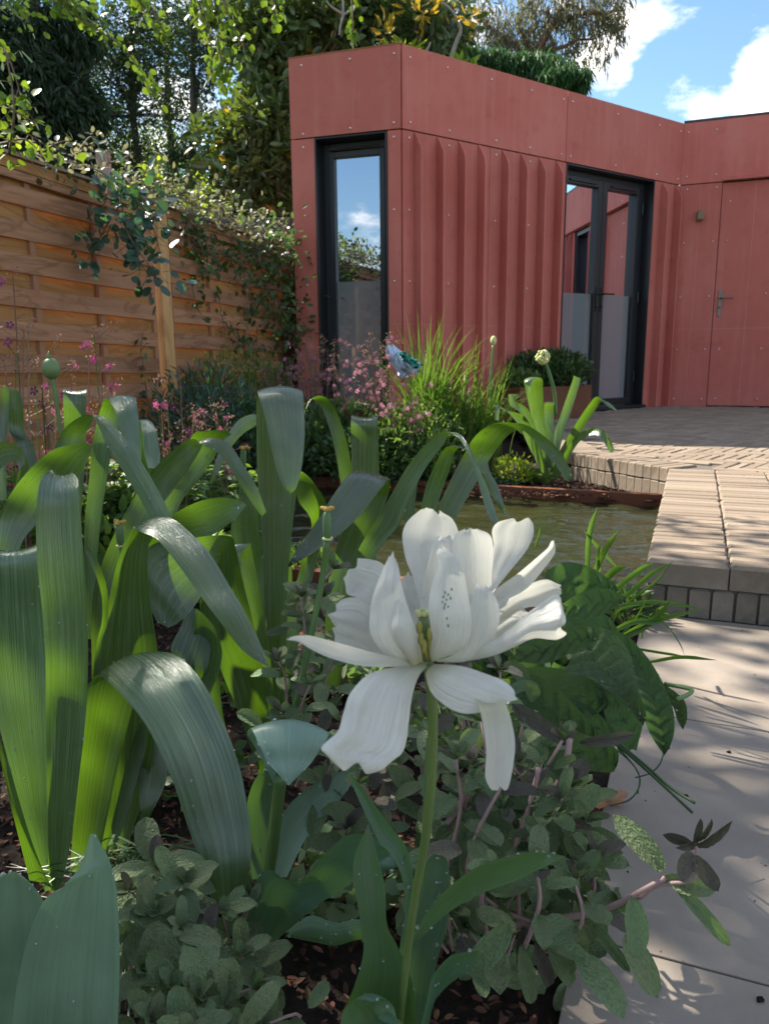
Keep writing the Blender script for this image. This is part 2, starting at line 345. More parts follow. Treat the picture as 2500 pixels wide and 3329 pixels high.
def rust():
    t = NT('weathering steel'); co = t.coord('Object'); n = t.noise(co, 25, 6, .7); n2 = t.noise(co, 3, 3)
    c = t.mix((.105, .034, .018), (.17, .062, .030), n); c = t.mix(c, (.24, .10, .05), t.ramp(n2, [(.5, (0, 0, 0)), (.8, (.4, .4, .4))]))
    return t.end(t.pbr(c, .65, t.bump(n, .2, .002), metal=.1, spec=.35))
M['rust'] = rust()
def soil():
    t = NT('dark soil'); co = t.coord('Object'); n = t.noise(co, 60, 6, .7); n2 = t.noise(co, 12, 4)
    c = t.mix((.010, .007, .005), (.045, .030, .020), t.ramp(n, [(.3, (0, 0, 0)), (.8, (1, 1, 1))]))
    return t.end(t.pbr(c, .95, t.bump(t.math('ADD', n, n2), .9, .02), spec=.2))
M['soil'] = soil()
M['chip'] = leaf_mat('bark chip', (.085, .040, .024), (.085, .040, .024), (.1, .05, .02), .02, .9, .2, var=1.1, bump=0)
def water():
    t = NT('pond water'); co = t.coord('Object', (1, 2.2, 1)); n = t.noise(co, 12, 3, .5, .8); n2 = t.noise(co, 40, 2)
    c = t.mix((.010, .013, .005), (.036, .038, .014), t.noise(t.coord('Object'), 3, 3))
    return t.end(t.pbr(c, .035, t.bump(t.math('ADD', n, t.math('MULTIPLY', n2, .25)), .35, .02), spec=.6, IOR=1.4))
M['water'] = water()
M['lawn'] = plain('far ground', (.05, .07, .03), .95, 3, .4)
M['render'] = plain('pale render', (.55, .52, .47), .9, 2, .1)
M['roof'] = plain('slate roof', (.16, .16, .17), .7, 6, .3)
M['bagwhite'] = plain('pale blue plastic', (.38, .46, .58), .35, 30, .2)
M['bagteal'] = plain('teal plastic', (.03, .30, .24), .4, 30, .2)
M['lampmetal'] = plain('weathered bronze', (.20, .13, .075), .45, 60, .4, metal=.6)
M['handle'] = plain('old steel handle', (.16, .15, .14), .35, 60, .4, metal=.8)
M['roofedge'] = plain('dark roof trim', (.03, .03, .04), .5)
# ================================================================== THE SETTING
EF, ER = Vector((.373, .928, 0)).normalized(), Vector((.928, -.373, 0)).normalized()      # along / across the terrace edge
ZP, ZW = -.146, -.185
def poly_sheet(name, pts, z, mat, kind='structure', sub=0, amp=0):
    me = mesh(name, [(p[0], p[1], z) for p in pts], [tuple(range(len(pts)))]); o = link(name, me, mat); tag(o, kind=kind); return o
# ground reaching the horizon
g = poly_sheet('ground', [(-150, -150), (150, -150), (150, 150), (-150, 150)], -.34, M['lawn'])
# garden soil as a gently uneven sheet
def soil_sheet(name, pts, z, n=46, amp=.012):
    xs = [p[0] for p in pts]; ys = [p[1] for p in pts]; V = []; F = []
    x0, x1, y0, y1 = min(xs), max(xs), min(ys), max(ys)
    def inside(x, y):
        c = False; k = len(pts); j = k-1
        for i in range(k):
            if (pts[i][1] > y) != (pts[j][1] > y) and x < (pts[j][0]-pts[i][0])*(y-pts[i][1])/(pts[j][1]-pts[i][1])+pts[i][0]: c = not c
            j = i
        return c
    ix = {}
    for i in range(n+1):
        for j in range(n+1):
            x = x0+(x1-x0)*i/n; y = y0+(y1-y0)*j/n
            ix[i, j] = len(V); V.append((x, y, z+rng.normal(0, amp)))
    for i in range(n):
        for j in range(n):
            cx = x0+(x1-x0)*(i+.5)/n; cy = y0+(y1-y0)*(j+.5)/n
            if inside(cx, cy): F.append((ix[i, j], ix[i+1, j], ix[i+1, j+1], ix[i, j+1]))
    o = link(name, mesh(name, V, F, True), M['soil']); return tag(o, kind='structure')
PA, PB = Vector((.679, 1.92, 0)), Vector((.679, 1.92, 0))-EF*3.2     # left edge of the path
FARA, FARB = Vector((1.317, 3.516, 0)), Vector((-.41, 4.20, 0))       # far pond edging
fd = (FARB-FARA).normalized(); NEARA = Vector((.70, 1.96, 0))
FARC, NEARC = FARA+fd*3.6, NEARA+fd*3.2
near_bed = soil_sheet('near_flower_bed', [(PA+ER*.05).to_2d()[:], (PB+ER*.05).to_2d()[:], (-3, -1.2), (-3, 3.0), NEARC.to_2d()[:], NEARA.to_2d()[:]], -.168, 70, .006)
far_bed = soil_sheet('far_flower_bed', [(FARA+fd*0).to_2d()[:], (1.02, 4.15), (1.06, 5.2), (1.1, 7), (-3.5, 7), (-3.5, 4), FARC.to_2d()[:]], -.155, 50, .008)
pond_bed = poly_sheet('pond_bottom', [FARA[:2], FARC[:2], NEARC[:2], NEARA[:2], (PA+Vector((.02, 0, 0)))[:2]], -.33, M['soil'])
# pond water, finely divided
V = []; F = []; n = 170
from mathutils import noise as MN
for i in range(n+1):
    for j in range(n+1):
        a = (NEARA+Vector((-.01, 0, 0))).lerp(NEARC, j/n); b = FARA.lerp(FARC, j/n); p = a.lerp(b, i/n); V.append((p.x, p.y, ZW+.010*MN.noise(Vector((p.x*5, p.y*13, 1.3)))+.0065*MN.noise(Vector((p.x*14+p.y*3, p.y*30, 7.1)))))
for i in range(n):
    for j in range(n): F.append((i*(n+1)+j, i*(n+1)+j+1, (i+1)*(n+1)+j+1, (i+1)*(n+1)+j))
pw = link('pond_water', mesh('pond_water', V, F, True), M['water']); tag(pw, kind='structure')
def steel_strip(name, a, b, ztop, h, label):
    mb = MB(); d = (b-a).normalized(); nn = Vector((-d.y, d.x, 0))*.006
    mb.box((a.x-nn.x, a.y-nn.y, ztop-h), (b-a)[:], (nn*2)[:], (0, 0, h))
    q = Vector((-d.y, d.x, 0))*.035
    if q.y < 0: q = -q
    mb.box((a.x, a.y, ztop-.005), (b-a)[:], (q)[:], (0, 0, .005))
    o = mb.build(name, M['rust']); return tag(o, label, 'edging')
steel_strip('steel_edging', FARA, FARC, -.128, .16, 'long rusty steel edging holding the far bed above the pond')
steel_strip('steel_edging', NEARA+fd*.0, NEARC, -.14, .12, 'rusty steel strip along the near side of the pond beside the foxglove')

# ---- terrace: base slab with pavers
deck = MB(); deck.prism([(PA+ER*.012+EF*.012)[:2], (PA+ER*4+EF*.012)[:2], (PA+ER*4+EF*9)[:2], (1.13, 9.2), (1.13, 6.0), (1.075, 5.2), (1.02, 4.14), (1.335, 3.53)], -.32, -.012)
deck = deck.build('terrace', M['mortar']); tag(deck, kind='structure')
def brick_me(lx, ly, h, ch=.004):
    V = []
    for z, k in ((-h, 0), (-ch, 0), (0, ch)):
        V += [(k, k, z), (lx-k, k, z), (lx-k, ly-k, z), (k, ly-k, z)]
    F = [(8, 9, 10, 11)]
    for r in (0, 4):
        for i in range(4): F.append((r+i, r+(i+1) % 4, r+4+(i+1) % 4, r+4+i))
    return V, F
def brick_var(name, lx, ly, h, mat, k=5):
    out = []
    for i in range(k):
        V, F = brick_me(lx, ly, h, random.uniform(.004, .009)); V = [(x+random.uniform(-.0012, .0012), y+random.uniform(-.0012, .0012), z+(random.uniform(-.0012, .0012) if z > -.01 else 0)) for x, y, z in V]
        me = mesh(name, V, F); me.materials.append(mat); out.append(me)
    return out
def put(name, me, parent, org, ex, ey, kind=None):
    ex = Vector(ex).normalized(); ey = Vector(ey).normalized(); ez = ex.cross(ey)
    m = Matrix((ex, ey, ez)).transposed().to_4x4(); m.translation = org
    o = bpy.data.objects.new(name, me); COL.objects.link(o); o.parent = parent; o.matrix_local = m
    if kind: o['kind'] = kind
    return o
PAVER = brick_var('paver', .196, .047, .064, M['paver'])
DARKPAV = brick_var('paver', .196, .047, .064, M['paver_dark'], 3)
cnt = 0
nrow = int(1.72/.0505)
for c in range(4):
    for r in range(nrow):
        if c == 3 and r < 20: continue
        org = PA+ER*(c*.2005+.001)+EF*(r*.0505+.0)
        org.z = random.uniform(-.0025, .0015)
        put('paver', random.choice(DARKPAV if r == 0 else PAVER), deck, org+ER*0, ER.copy(), EF.copy()); cnt += 1
# herringbone beyond
O2 = PA+EF*(nrow*.0505+.002); wd = .0505; nb = 4
hb_a = (EF+ER*.35).normalized(); hb_b = Vector((hb_a.y, -hb_a.x, 0))
edge = [Vector((1.317, 3.516, 0)), Vector((.994, 4.125, 0)), Vector((1.05, 5.2, 0)), Vector((1.1, 6.1, 0)), Vector((1.1, 9, 0))]
def in_terr(p):
    if (p-O2).dot(EF) < .0: return False
    for a, b in zip(edge[:-1], edge[1:]):
        if a.y <= p.y < b.y and p.x < a.x+(b.x-a.x)*(p.y-a.y)/(b.y-a.y)+.205: return False
    if (p.x-.146)*.585-(p.y-5.865)*.811 < .0: return False
    if p.x > 2.869 and (p.x-2.869)*-.374-(p.y-7.827)*.927 < .0: return False
    return p.x < 4.4
cand = []
for y in range(-90, 110):
    for x in range(-110, 110):
        mm = (x-y) % (2*nb)
        if mm == 0: o, e1, e2 = O2+hb_a*(x*wd)+hb_b*(y*wd), hb_a, hb_b; ctr = o+hb_a*(2*wd)+hb_b*(.5*wd)
        elif mm == 2*nb-1: o = O2+hb_a*(x*wd)+hb_b*(y*wd); e1, e2 = hb_b, -hb_a; o = o+hb_a*wd; ctr = o+hb_b*(2*wd)-hb_a*(.5*wd)
        else: continue
        ends = (o+e1*.02+e2*.025, o+e1*.18+e2*.025)
        if all(in_terr(q) for q in ends): cand.append((ctr.length, o, e1, e2))
cand.sort(key=lambda c: c[0])
lim = 300-cnt-46; far = MB(); farR = []
for i, (_, o, e1, e2) in enumerate(cand):
    oo = o.copy(); oo.z = random.uniform(-.003, .001)
    if e1.cross(e2).z < 0: oo = oo+e2*.0475; e2 = -e2
    if i < lim: put('paver', random.choice(PAVER), deck, oo, e1, e2)
    else:
        V, F = brick_me(.198, .048, .05, .004); far.add([oo+e1*x+e2*y+Vector((0, 0, z)) for x, y, z in V], F); farR += [random.random()]*len(V)
fo = link('herringbone_paving', mesh('herringbone_paving', far.V, far.F, rnd=farR), M['paver'], deck); fo['kind'] = 'stuff'
# edge pavers on the return wall and wall faces
WP, WQ = Vector((1.317, 3.516, 0)), Vector((.994, 4.125, 0)); wdn = (WQ-WP).normalized(); wn = Vector((-wdn.y, wdn.x, 0)); wn = -wn if wn.dot(Vector((1, 0, 0))) < 0 else wn
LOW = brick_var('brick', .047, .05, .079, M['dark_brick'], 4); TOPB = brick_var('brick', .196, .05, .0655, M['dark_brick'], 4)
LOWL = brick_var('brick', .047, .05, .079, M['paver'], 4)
retw = thing('terrace_retaining_wall', 'low sunlit brick wall of the terrace beside the far flower bed', 'low wall', (0, 0, 0))
fr = thing('terrace_step_wall', 'low shaded brick step between the limestone path and the terrace', 'step', (0, 0, 0))
for i in range(13):
    o = WP+wdn*(i*.0505+.002); e1, e2 = (wdn, -wn)
    org = o+wn*.0; org.z = .0005
    V, F = brick_me(.047, .10, .0655, .004)
    put('brick', PAV13[i % 3] if 'PAV13' in globals() else LOWL[i % 4], retw, Vector((org.x, org.y, -.0665)), wdn if wdn.cross(wn).z > 0 else -wdn, wn) if False else None
    me = LOWL[i % 4]
    pp = o.copy(); pp.z = 0; pe = wn; pq = wdn
    if pe.cross(pq).z < 0: pp = pp+pq*.047; pq = -pq
    put('paver', PAVER[i % 5], retw, pp, pe, pq)
    for zt, dz in ((-.068, .079),):
        q = o.copy(); q.z = zt-.0005*i*0
        ex, ey = wdn, wn
        if ex.cross(ey).z < 0: q = q+ex*.047; ex = -ex
        ob = put('brick', me, retw, q, ex, ey)
        if zt == 0: ob.matrix_local = ob.matrix_local @ Matrix.Diagonal((1, 1, .8, 1))
for (ea, eb) in ((Vector((.994, 4.125, 0)), Vector((1.05, 5.2, 0))), (Vector((1.05, 5.2, 0)), Vector((1.10, 6.3, 0)))):
    dn = (eb-ea).normalized(); nn_ = Vector((dn.y, -dn.x, 0)); k = int((eb-ea).length/.0505)
    for i in range(k):
        q = ea+dn*(i*.0505+.002); q.z = random.uniform(-.001, .001)
        put('paver', PAVER[i % 5], deck, q+dn*.047*0, nn_, dn) if nn_.cross(dn).z > 0 else put('paver', PAVER[i % 5], deck, q+dn*.047, nn_, -dn)
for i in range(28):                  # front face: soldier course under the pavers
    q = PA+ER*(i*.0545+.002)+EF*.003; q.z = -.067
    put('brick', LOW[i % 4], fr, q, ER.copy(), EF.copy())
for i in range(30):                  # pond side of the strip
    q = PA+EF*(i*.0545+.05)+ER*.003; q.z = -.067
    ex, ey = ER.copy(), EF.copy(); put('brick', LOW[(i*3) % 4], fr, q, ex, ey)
mbf = MB(); mbf.box((PA-EF*.0+ER*.004)[:2]+(-.0,), (ER*2)[:], (EF*.01)[:], (0, 0, -.001))
# pond-side wall below the strip
# ---- path of limestone slabs
pathb = MB(); e0 = PA-EF*.0
pathb.prism([PA[:2], PB[:2], (PB+ER*2.6)[:2], (PA+ER*2.6)[:2]], -.3, ZP-.012); pathb = pathb.build('path', M['mortar']); tag(pathb, kind='structure')
joints = [2.03, 1.432, .807, .18, -.45, -1.1]
t0 = PA.dot(EF)
for a, b in zip(joints[:-1], joints[1:]):
    for k in range(2):
        mb = MB(); wdt = 1.2
        mb.box(PA+EF*(b-t0+.0015)+ER*(k*(wdt+.004))+Vector((0, 0, ZP-.03)), ER*wdt, EF*(a-b-.003), (0, 0, .03+random.uniform(-.0004, .0004)))
        mb.build('slab', M['stone'], pathb, bevel=.0015)

# ================================================================== GARDEN STUDIO
A2, B2, C2 = Vector((-.671, 6.129, 0)), Vector((.146, 5.865, 0)), Vector((2.869, 7.827, 0))
thC = -.383; D2 = C2+Vector((math.cos(thC), math.sin(thC), 0))*3.4
st = thing('garden_studio', 'flat roofed garden studio clad in red boards with black window and glazed door', 'building', (0, 0, 0))
H, FB = 2.65, 2.10
class Face:
    def __init__(s, a, b):
        s.a = a; s.e = (b-a).normalized(); s.n = Vector((s.e.y, -s.e.x, 0)); s.L = (b-a).length    # n points to the viewer
    def box(s, mb, s0, s1, z0, z1, d0, d1):
        o = s.a+s.e*s0+s.n*d0; mb.box((o.x, o.y, z0), s.e*(s1-s0), s.n*(d1-d0), (0, 0, z1-z0))
    def pt(s, x, z, d=0): q = s.a+s.e*x+s.n*d; return Vector((q.x, q.y, z))
FA, FBf, FC = Face(A2, B2), Face(B2, C2), Face(C2, D2)
def panel(f, s0, s1, z0, z1, name='panel', mat='red', d0=-.014, d1=0, parent=st, bevel=.0012):
    mb = MB(); f.box(mb, s0, s1, z0, z1, d0, d1); return mb.build(name, M[mat], parent, bevel=bevel)
core = MB()                          # dark carcass behind the boards
core.prism([(A2+Vector((.03, .03, 0))-FA.n*.03)[:2], (A2-FA.n*2.4+Vector((.03, 0, 0)))[:2], (D2-FC.n*2.4)[:2], (D2-FC.n*.25)[:2], (C2-FC.n*.25)[:2]], 0, 0)
def wall_core(f, s0, s1, z0, z1, d0=-.20, d1=-.016):
    f.box(core2, s0, s1, z0, z1, d0, d1)
core2 = MB()
wall_core(FA, .02, FA.L-.02, 2.12, 2.62); wall_core(FA, .02, .17, -.15, 2.12); wall_core(FA, .77, FA.L-.03, -.15, 2.12)
wall_core(FBf, .03, FBf.L, 2.12, 2.62); wall_core(FBf, .03, 1.72, -.05, 2.12); wall_core(FBf, 2.975, FBf.L, -.05, 2.12)
wall_core(FC, 0, FC.L, 2.12, 2.62); wall_core(FC, 0, 2.02, -.05, 2.12); wall_core(FC, 2.62, FC.L, -.05, 2.12)
core2.build('wall_core', M['void'], st)
rf = MB(); rf.prism([(A2-FA.n*.02+FA.e*.02)[:2], (B2-FBf.n*.05)[:2], (C2-FBf.n*.02-FC.n*.02)[:2], (D2-FC.n*.02)[:2], (D2+Vector((.8, 3.2, 0)))[:2], (A2+Vector((1.0, 3.0, 0)))[:2]], 2.60, 2.64); rf.build('roof', M['roofedge'], st)
mb = MB()                            # back and side walls (unseen from the garden but there)
sd = A2-FA.n*3.0; mb.box((A2.x+.012, A2.y+.02, -.15), (FA.e*.015)[:], (-FA.n*3.0)[:], (0, 0, 2.79)); mb.build('side_wall', M['red'], st)
g_ = .0045
panel(FC, .0, 3.4, H+.0005, H+.022, 'roof_trim', 'roofedge', -.05, .003)
panel(FA, .0, FA.L-.007, FB+g_, H); panel(FA, 0, .188, -.2, FB-g_); panel(FA, .752, FA.L-.007, -.2, FB-g_)
panel(FBf, .009, 1.722, FB+g_, H); panel(FBf, 1.728, FBf.L+.004, FB+g_, H)
panel(FBf, .009, .856, -.2, FB-g_); panel(FBf, .860, 1.735, -.2, FB-g_); panel(FBf, 2.958, FBf.L+.004, -.02, FB-g_)
panel(FC, .002, 3.4, FB+g_, H, d0=-.014); panel(FC, .002, .374, -.02, FB-g_)
panel(FC, 1.292, 2.02, -.02, FB-g_); panel(FC, 2.62, 3.4, -.02, FB-g_)
# fins
def fin(f, s0, dep=.083, th=.015):
    zt = FB-.004; pr = [(0, -.17), (dep, -.17), (dep, zt-.16), (dep*.93, zt-.115), (dep*.45, zt-.045), (.004, zt), (0, zt)]
    V = []; n = len(pr)
    for s_ in (s0, s0+th):
        for d, z in pr: V.append(f.pt(s_, z, d))
    mb = MB(); mb.add(V, [tuple(range(n)), tuple(range(n, 2*n))[::-1]]+[(i, n+i, n+(i+1) % n, (i+1) % n) for i in range(n)])
    return mb.build('fin', M['red'], st, bevel=.003)
for s_ in (.113, .322, .533, .735, .985, 1.190, 1.400, 1.607, 3.062, 3.272): fin(FBf, s_)
for s_ in (1.38, 1.58, 1.78, 2.70, 2.90, 3.1): fin(FC, s_)
# utility door on the right with drip board
dr = panel(FC, .380, 1.286, .006, FB-.012, 'door', d1=-.001)
mb = MB()
for z in (.748,): FC.box(mb, .39, 1.28, z, z+.003, -.001, .0004)
for s_ in (.665,): FC.box(mb, s_, s_+.003, .01, 2.07, -.001, .0004)
mb.build('scribed_line', M['red_line'], dr)
hb = MB(); FC.box(hb, .414, .446, .865, 1.115, .0, .008); hb.tube([FC.pt(.43, 1.035, .006), FC.pt(.43, 1.035, .05), FC.pt(.445, 1.035, .055), FC.pt(.545, 1.034, .055)], .008, 8)
hb.ball(FC.pt(.43, .95, .008), .012)
hb.build('handle', M['handle'], dr, bevel=.002)
db = MB(); V = [FC.pt(s_, z, d) for s_ in (.385, 3.3) for d, z in ((.001, FB+.028), (.055, FB+.012), (.055, FB+.004), (.001, FB+.012))]
db.add(V, [(0, 1, 2, 3), (7, 6, 5, 4), (0, 4, 5, 1), (1, 5, 6, 2), (2, 6, 7, 3), (3, 7, 4, 0)]); db.build('drip_board', M['red'], st)
mb = MB()
FA.box(mb, 0.002, .186, .748, .7505, -.001, .0004); FA.box(mb, .754, FA.L-.004, .748, .7505, -.001, .0004)
FBf.box(mb, .014, .855, .748, .7505, -.001, .0004); FBf.box(mb, .861, 1.733, .748, .7505, -.001, .0004); FC.box(mb, .004, .372, .748, .7505, -.001, .0004); FC.box(mb, .176, .1785, .0, .7475, -.001, .0004)
FC.box(mb, .186, .1885, .7510, 2.08, -.001, .0003)
mb.build('scribed_line', M['red_line'], st)
pl = MB(); pl.prism([(A2+FA.n*.004)[:2], (B2+FA.n*.004-FBf.e*0)[:2], (B2-FA.n*.03)[:2], (A2-FA.n*.03)[:2]], H+.0005, H+.006); pl.build('parapet_cap', M['board_back'], st)
# screws, each one a small dome head
sv = MB(); sv.ball((0, 0, 0), .0085, 8, 6, (1, 1, 1)); sme = mesh('screw', sv.V, sv.F, True); sme.materials.append(M['screw'])
def screws(f, pts):
    for x, z in pts:
        o = bpy.data.objects.new('screw', sme); COL.objects.link(o); o.parent = st; o.location = f.pt(x, z, .0015); o.scale = (1, 1, 1)
screws(FA, [(.104, 2.594), (.478, 2.593), (.806, 2.591), (.102, 2.131), (.474, 2.138), (.802, 2.145), (.099, 2.04), (.802, 2.05), (.099, 1.56), (.80, 1.56), (.099, 1.055), (.8, 1.06)])
screws(FBf, [(s_, 2.575) for s_ in (.076, .42, .86, 1.296, 1.67, 1.78, 2.375, 2.974, 3.311)]+[(s_, 2.152) for s_ in (.076, .443, .92, 1.294, 1.667, 1.78, 2.374, 2.975, 3.309)])
screws(FBf, [(s_, z) for z in (2.048, 1.56, 1.06, .56) for s_ in (.066, .44, .923, 1.30)])
screws(FC, [(s_, 2.566) for s_ in (.047, .292, .9, 1.5)]+[(s_, 2.172) for s_ in (.053, .311, .9, 1.5)]+[(s_, z) for z in (2.056, 1.567, 1.06, .555, .07) for s_ in (.065, .326)]+[(s_, z) for z in (1.923, 1.569, .556, .075) for s_ in (.455, .826)]+[(.824, 1.066), (.824, 1.569)])
# wall lamp
lm = MB(); FC.box(lm, .166, .214, 1.755, 1.852, 0, .03); FC.box(lm, .176, .232, 1.765, 1.845, .03, .062); lm.build('wall_lamp', M['lampmetal'], st, bevel=.004)
# narrow window on face A
wn_ = thing('window', None, None); wn_.parent = st
def frame(f, s0, s1, z0, z1, w, d0, d1, name, mat, parent, bevel=.003):
    mb = MB()
    f.box(mb, s0, s0+w, z0, z1, d0, d1); f.box(mb, s1-w, s1, z0, z1, d0, d1)
    f.box(mb, s0+w+.0005, s1-w-.0005, z1-w, z1-.0005, d0, d1-.0006); f.box(mb, s0+w+.0005, s1-w-.0005, z0+.0005, z0+w, d0, d1-.0006)
    return mb.build(name, M[mat], parent, bevel=bevel)
frame(FA, .190, .750, .02, 2.094, .012, -.20, .010, 'reveal', 'black', wn_)
frame(FA, .203, .737, .035, 2.08, .045, -.20, -.135, 'frame', 'grey_frame', wn_)
frame(FA, .249, .691, .085, 2.02, .042, -.19, -.125, 'sash', 'grey_frame', wn_)
mb = MB(); FA.box(mb, .292, .648, .125, 1.98, -.165, -.155); mb.build('pane', M['glass'], wn_)
mb = MB(); FA.box(mb, .292, .648, .125, 1.085, -.154, -.1535); mb.build('privacy_film', M['film'], wn_)
mb = MB(); FA.box(mb, .31, .65, 2.044, 2.056, -.134, -.120); mb.build('trickle_vent', M['black'], wn_, bevel=.003)
# double glazed doors on face B
dd = thing('double_door', None, None); dd.parent = st
frame(FBf, 1.737, 2.957, 0.0, 2.094, .012, -.20, .006, 'reveal', 'black', dd)
frame(FBf, 1.750, 2.944, .03, 2.08, .04, -.20, -.10, 'frame', 'grey_frame', dd)
for a, b in ((1.791, 2.344), (2.350, 2.903)):
    lf = frame(FBf, a, b, .035, 2.04, .062, -.175, -.095, 'door_leaf', 'black', dd)
    mb = MB(); FBf.box(mb, a+.062, b-.062, .097, 1.978, -.145, -.135); mb.build('pane', M['glass'], dd)
    mb = MB(); FBf.box(mb, a+.062, b-.062, .097, 1.06, -.134, -.1335); mb.build('privacy_film', M['film'], dd)
    mb = MB(); FBf.box(mb, a+.1, b-.1, 1.995, 2.012, -.095, -.082); mb.build('trickle_vent', M['black'], dd, bevel=.003)
for s_, sg in ((2.315, -1), (2.380, 1)):
    mb = MB(); FBf.box(mb, s_-.014, s_+.014, .90, 1.12, -.095, -.085); mb.tube([FBf.pt(s_, 1.06, -.09), FBf.pt(s_, 1.06, -.045), FBf.pt(s_+sg*.12, 1.06, -.042)], .008, 8); mb.ball(FBf.pt(s_, .95, -.083), .012); mb.build('handle', M['black'], dd, bevel=.002)
for z in (.25, 1.0, 1.8):
    mb = MB(); mb.tube([FBf.pt(2.915, z, -.088), FBf.pt(2.915, z+.10, -.088)], .010, 8); mb.build('hinge', M['grey_frame'], dd)
mb = MB(); FBf.box(mb, 1.74, 2.98, .0005, .028, -.09, .03); mb.build('threshold', M['black'], dd, bevel=.004)
# C wing window (seen mirrored in the doors)
wc = thing('window', None, None); wc.parent = st
frame(FC, 2.02, 2.62, .05, 2.09, .05, -.15, -.02, 'frame', 'black', wc); mb = MB(); FC.box(mb, 2.07, 2.57, .1, 2.04, -.12, -.11); mb.build('pane', M['glass'], wc)

# ================================================================== PLANTER BOX
pb = thing('steel_planter', 'rusty steel planter box beside the glazed door holding a dark shrub', 'planter', FBf.pt(1.2, 0, .16))
mb = MB(); f = FBf
for a in ((.85, 1.70, .30, .306), (.85, 1.70, .02, .026), (.85, .856, .026, .30), (1.694, 1.70, .026, .30)): f.box(mb, a[0], a[1], 0.001, .265, a[2]+.09, a[3]+.09)
mb.build('box', M['rust'], pb); mb = MB(); f.box(mb, .856, 1.694, .21, .235, .117, .388); mb.build('compost', M['soil'], pb)

# ================================================================== FENCE
FP = Vector((-1.38, 4.6, 0)); FE = Vector((.3311, .9436, 0)).normalized(); FN = Vector((FE.y, -FE.x, 0)); SL = -.022
def fbox(mb, s0, s1, z0, z1, d0, d1):
    o = FP+FE*s0+FN*d0; mb.box((o.x, o.y, z0+SL*s0), FE*(s1-s0)+Vector((0, 0, SL*(s1-s0))), FN*(d1-d0), (0, 0, z1-z0))
def fboard(s0, s1, z0, z1, d, th, mat, par, bow=0, nseg=10):
    V = []; F = []; uv = []
    off = random.random()*9
    for i in range(nseg+1):
        x = s0+(s1-s0)*i/nseg; k = d+bow*math.sin((x-s0)*math.pi/.53)*.006
        wob = .0015*math.sin(x*7+z0*30)
        for dd_, z in ((k, z0), (k+th, z0+.002), (k+th, z1-.002), (k, z1)):
            q = FP+FE*x+FN*dd_; V.append(rel(par, (q.x, q.y, z+SL*x+wob))); uv.append((x+off, (z-z0)+off*3))
    for i in range(nseg):
        for j in range(4): a = i*4+j; b = i*4+(j+1) % 4; F.append((a, b, b+4, a+4))
    F += [(3, 2, 1, 0), tuple(nseg*4+k for k in range(4))]
    return link('board', mesh('board', V, F, uv=uv), M[mat], par)
def fence_panel(s0, s1, label, group):
    t = thing('timber_fence', label, 'fence', FP+FE*s0, group)
    L = s1-s0
    for i in range(10):
        z = 1.197-.1525*i
        if z < -.25: break
        fboard(s0+.01, s1-.01, z, z+.088+random.uniform(-.002, .002), .012, .010, 'board', t, 1)
    for i in range(10):
        z = 1.197+.083-.1525*i
        fboard(s0+.01, s1-.01, z-.022, z+.098, -.022, .010, 'board_back', t, -1)
    fboard(s0, s1, 1.345, 1.398, .010, .018, 'board_back', t); fboard(s0, s1, 1.302, 1.343, .016, .014, 'board', t)
    fboard(s0-.02, s1+.02, 1.400, 1.418, -.04, .085, 'cap', t)
    k = 0
    bt = [s0+.012+i*(L-.024)/round(L/.53) for i in range(round(L/.53)+1)]
    for i, x in enumerate(bt):
        mb = MB(); q0 = x-(.018 if i else .0); mb2 = MB()
        fbox(mb, x-.017, x+.017, -.17, 1.345, -.0095, .0118)
        b = mb.build('batten', M['board'], t)
    return t
fence_panel(-2.93, -1.10, 'unseen end panel', 'x') if False else None
fence_panel(-3.62, -1.80, 'warm brown timber fence panel at the far left behind the pink flowers', None) if False else None
p1 = fence_panel(-1.78, .085, 'warm brown timber fence panel left of the post, spray of rose leaves hanging over it', None)
p0_ = fence_panel(-3.70, -1.89, 'warm brown timber fence panel running out past the left edge', None)
p2 = fence_panel(.235, 2.1, 'warm brown timber fence panel right of the post, half hidden by climbing plants', None)
for s_, lb in ((.112, 'light timber fence post between the two fence panels'), (-1.87, 'light timber fence post at the far left end of the rose covered panel'), (2.11, 'timber fence post in the dark corner beside the red building')):
    mb = MB(); fbox(mb, s_, s_+.095, -.3, 1.39, -.02, .045)
    o = mb.build('fence_post', M['post'], bevel=.004); 
    n_ = len(o.data.vertices); uvl = o.data.uv_layers.new(name='UVMap')
    for lp in o.data.loops:
        c = o.data.vertices[lp.vertex_index].co; uvl.data[lp.index].uv = (c.z, (c.x+c.y)*1.0)
    tag(o, lb, 'fence post')
mb = MB(); fbox(mb, .36, .44, 1.2, 1.80, -.55, -.50); o = mb.build('timber_post', M['grey_wood']); tag(o, 'weathered grey timber post standing behind the fence top', 'post')
uvl = o.data.uv_layers.new(name='UVMap')
for lp in o.data.loops: c = o.data.vertices[lp.vertex_index].co; uvl.data[lp.index].uv = (c.z, c.x+c.y)
# neighbour's shed behind the fence
sh = thing('neighbour_shed', 'dark flat roofed shed showing between the fence and the red building', 'shed', (-1.3, 7.4, 0))
mb = MB(); mb.box((-2.4, 6.95, -.3), (1.62, 0, 0), (0, 1.2, 0), (0, 0, 1.78)); mb.build('wall', M['void'], sh)
mb = MB(); mb.box((-2.5, 6.8, 1.50), (1.80, 0, .0), (0, 1.5, 0), (0, 0, .17)); mb.build('roof', M['grey_frame'], sh, bevel=.02)
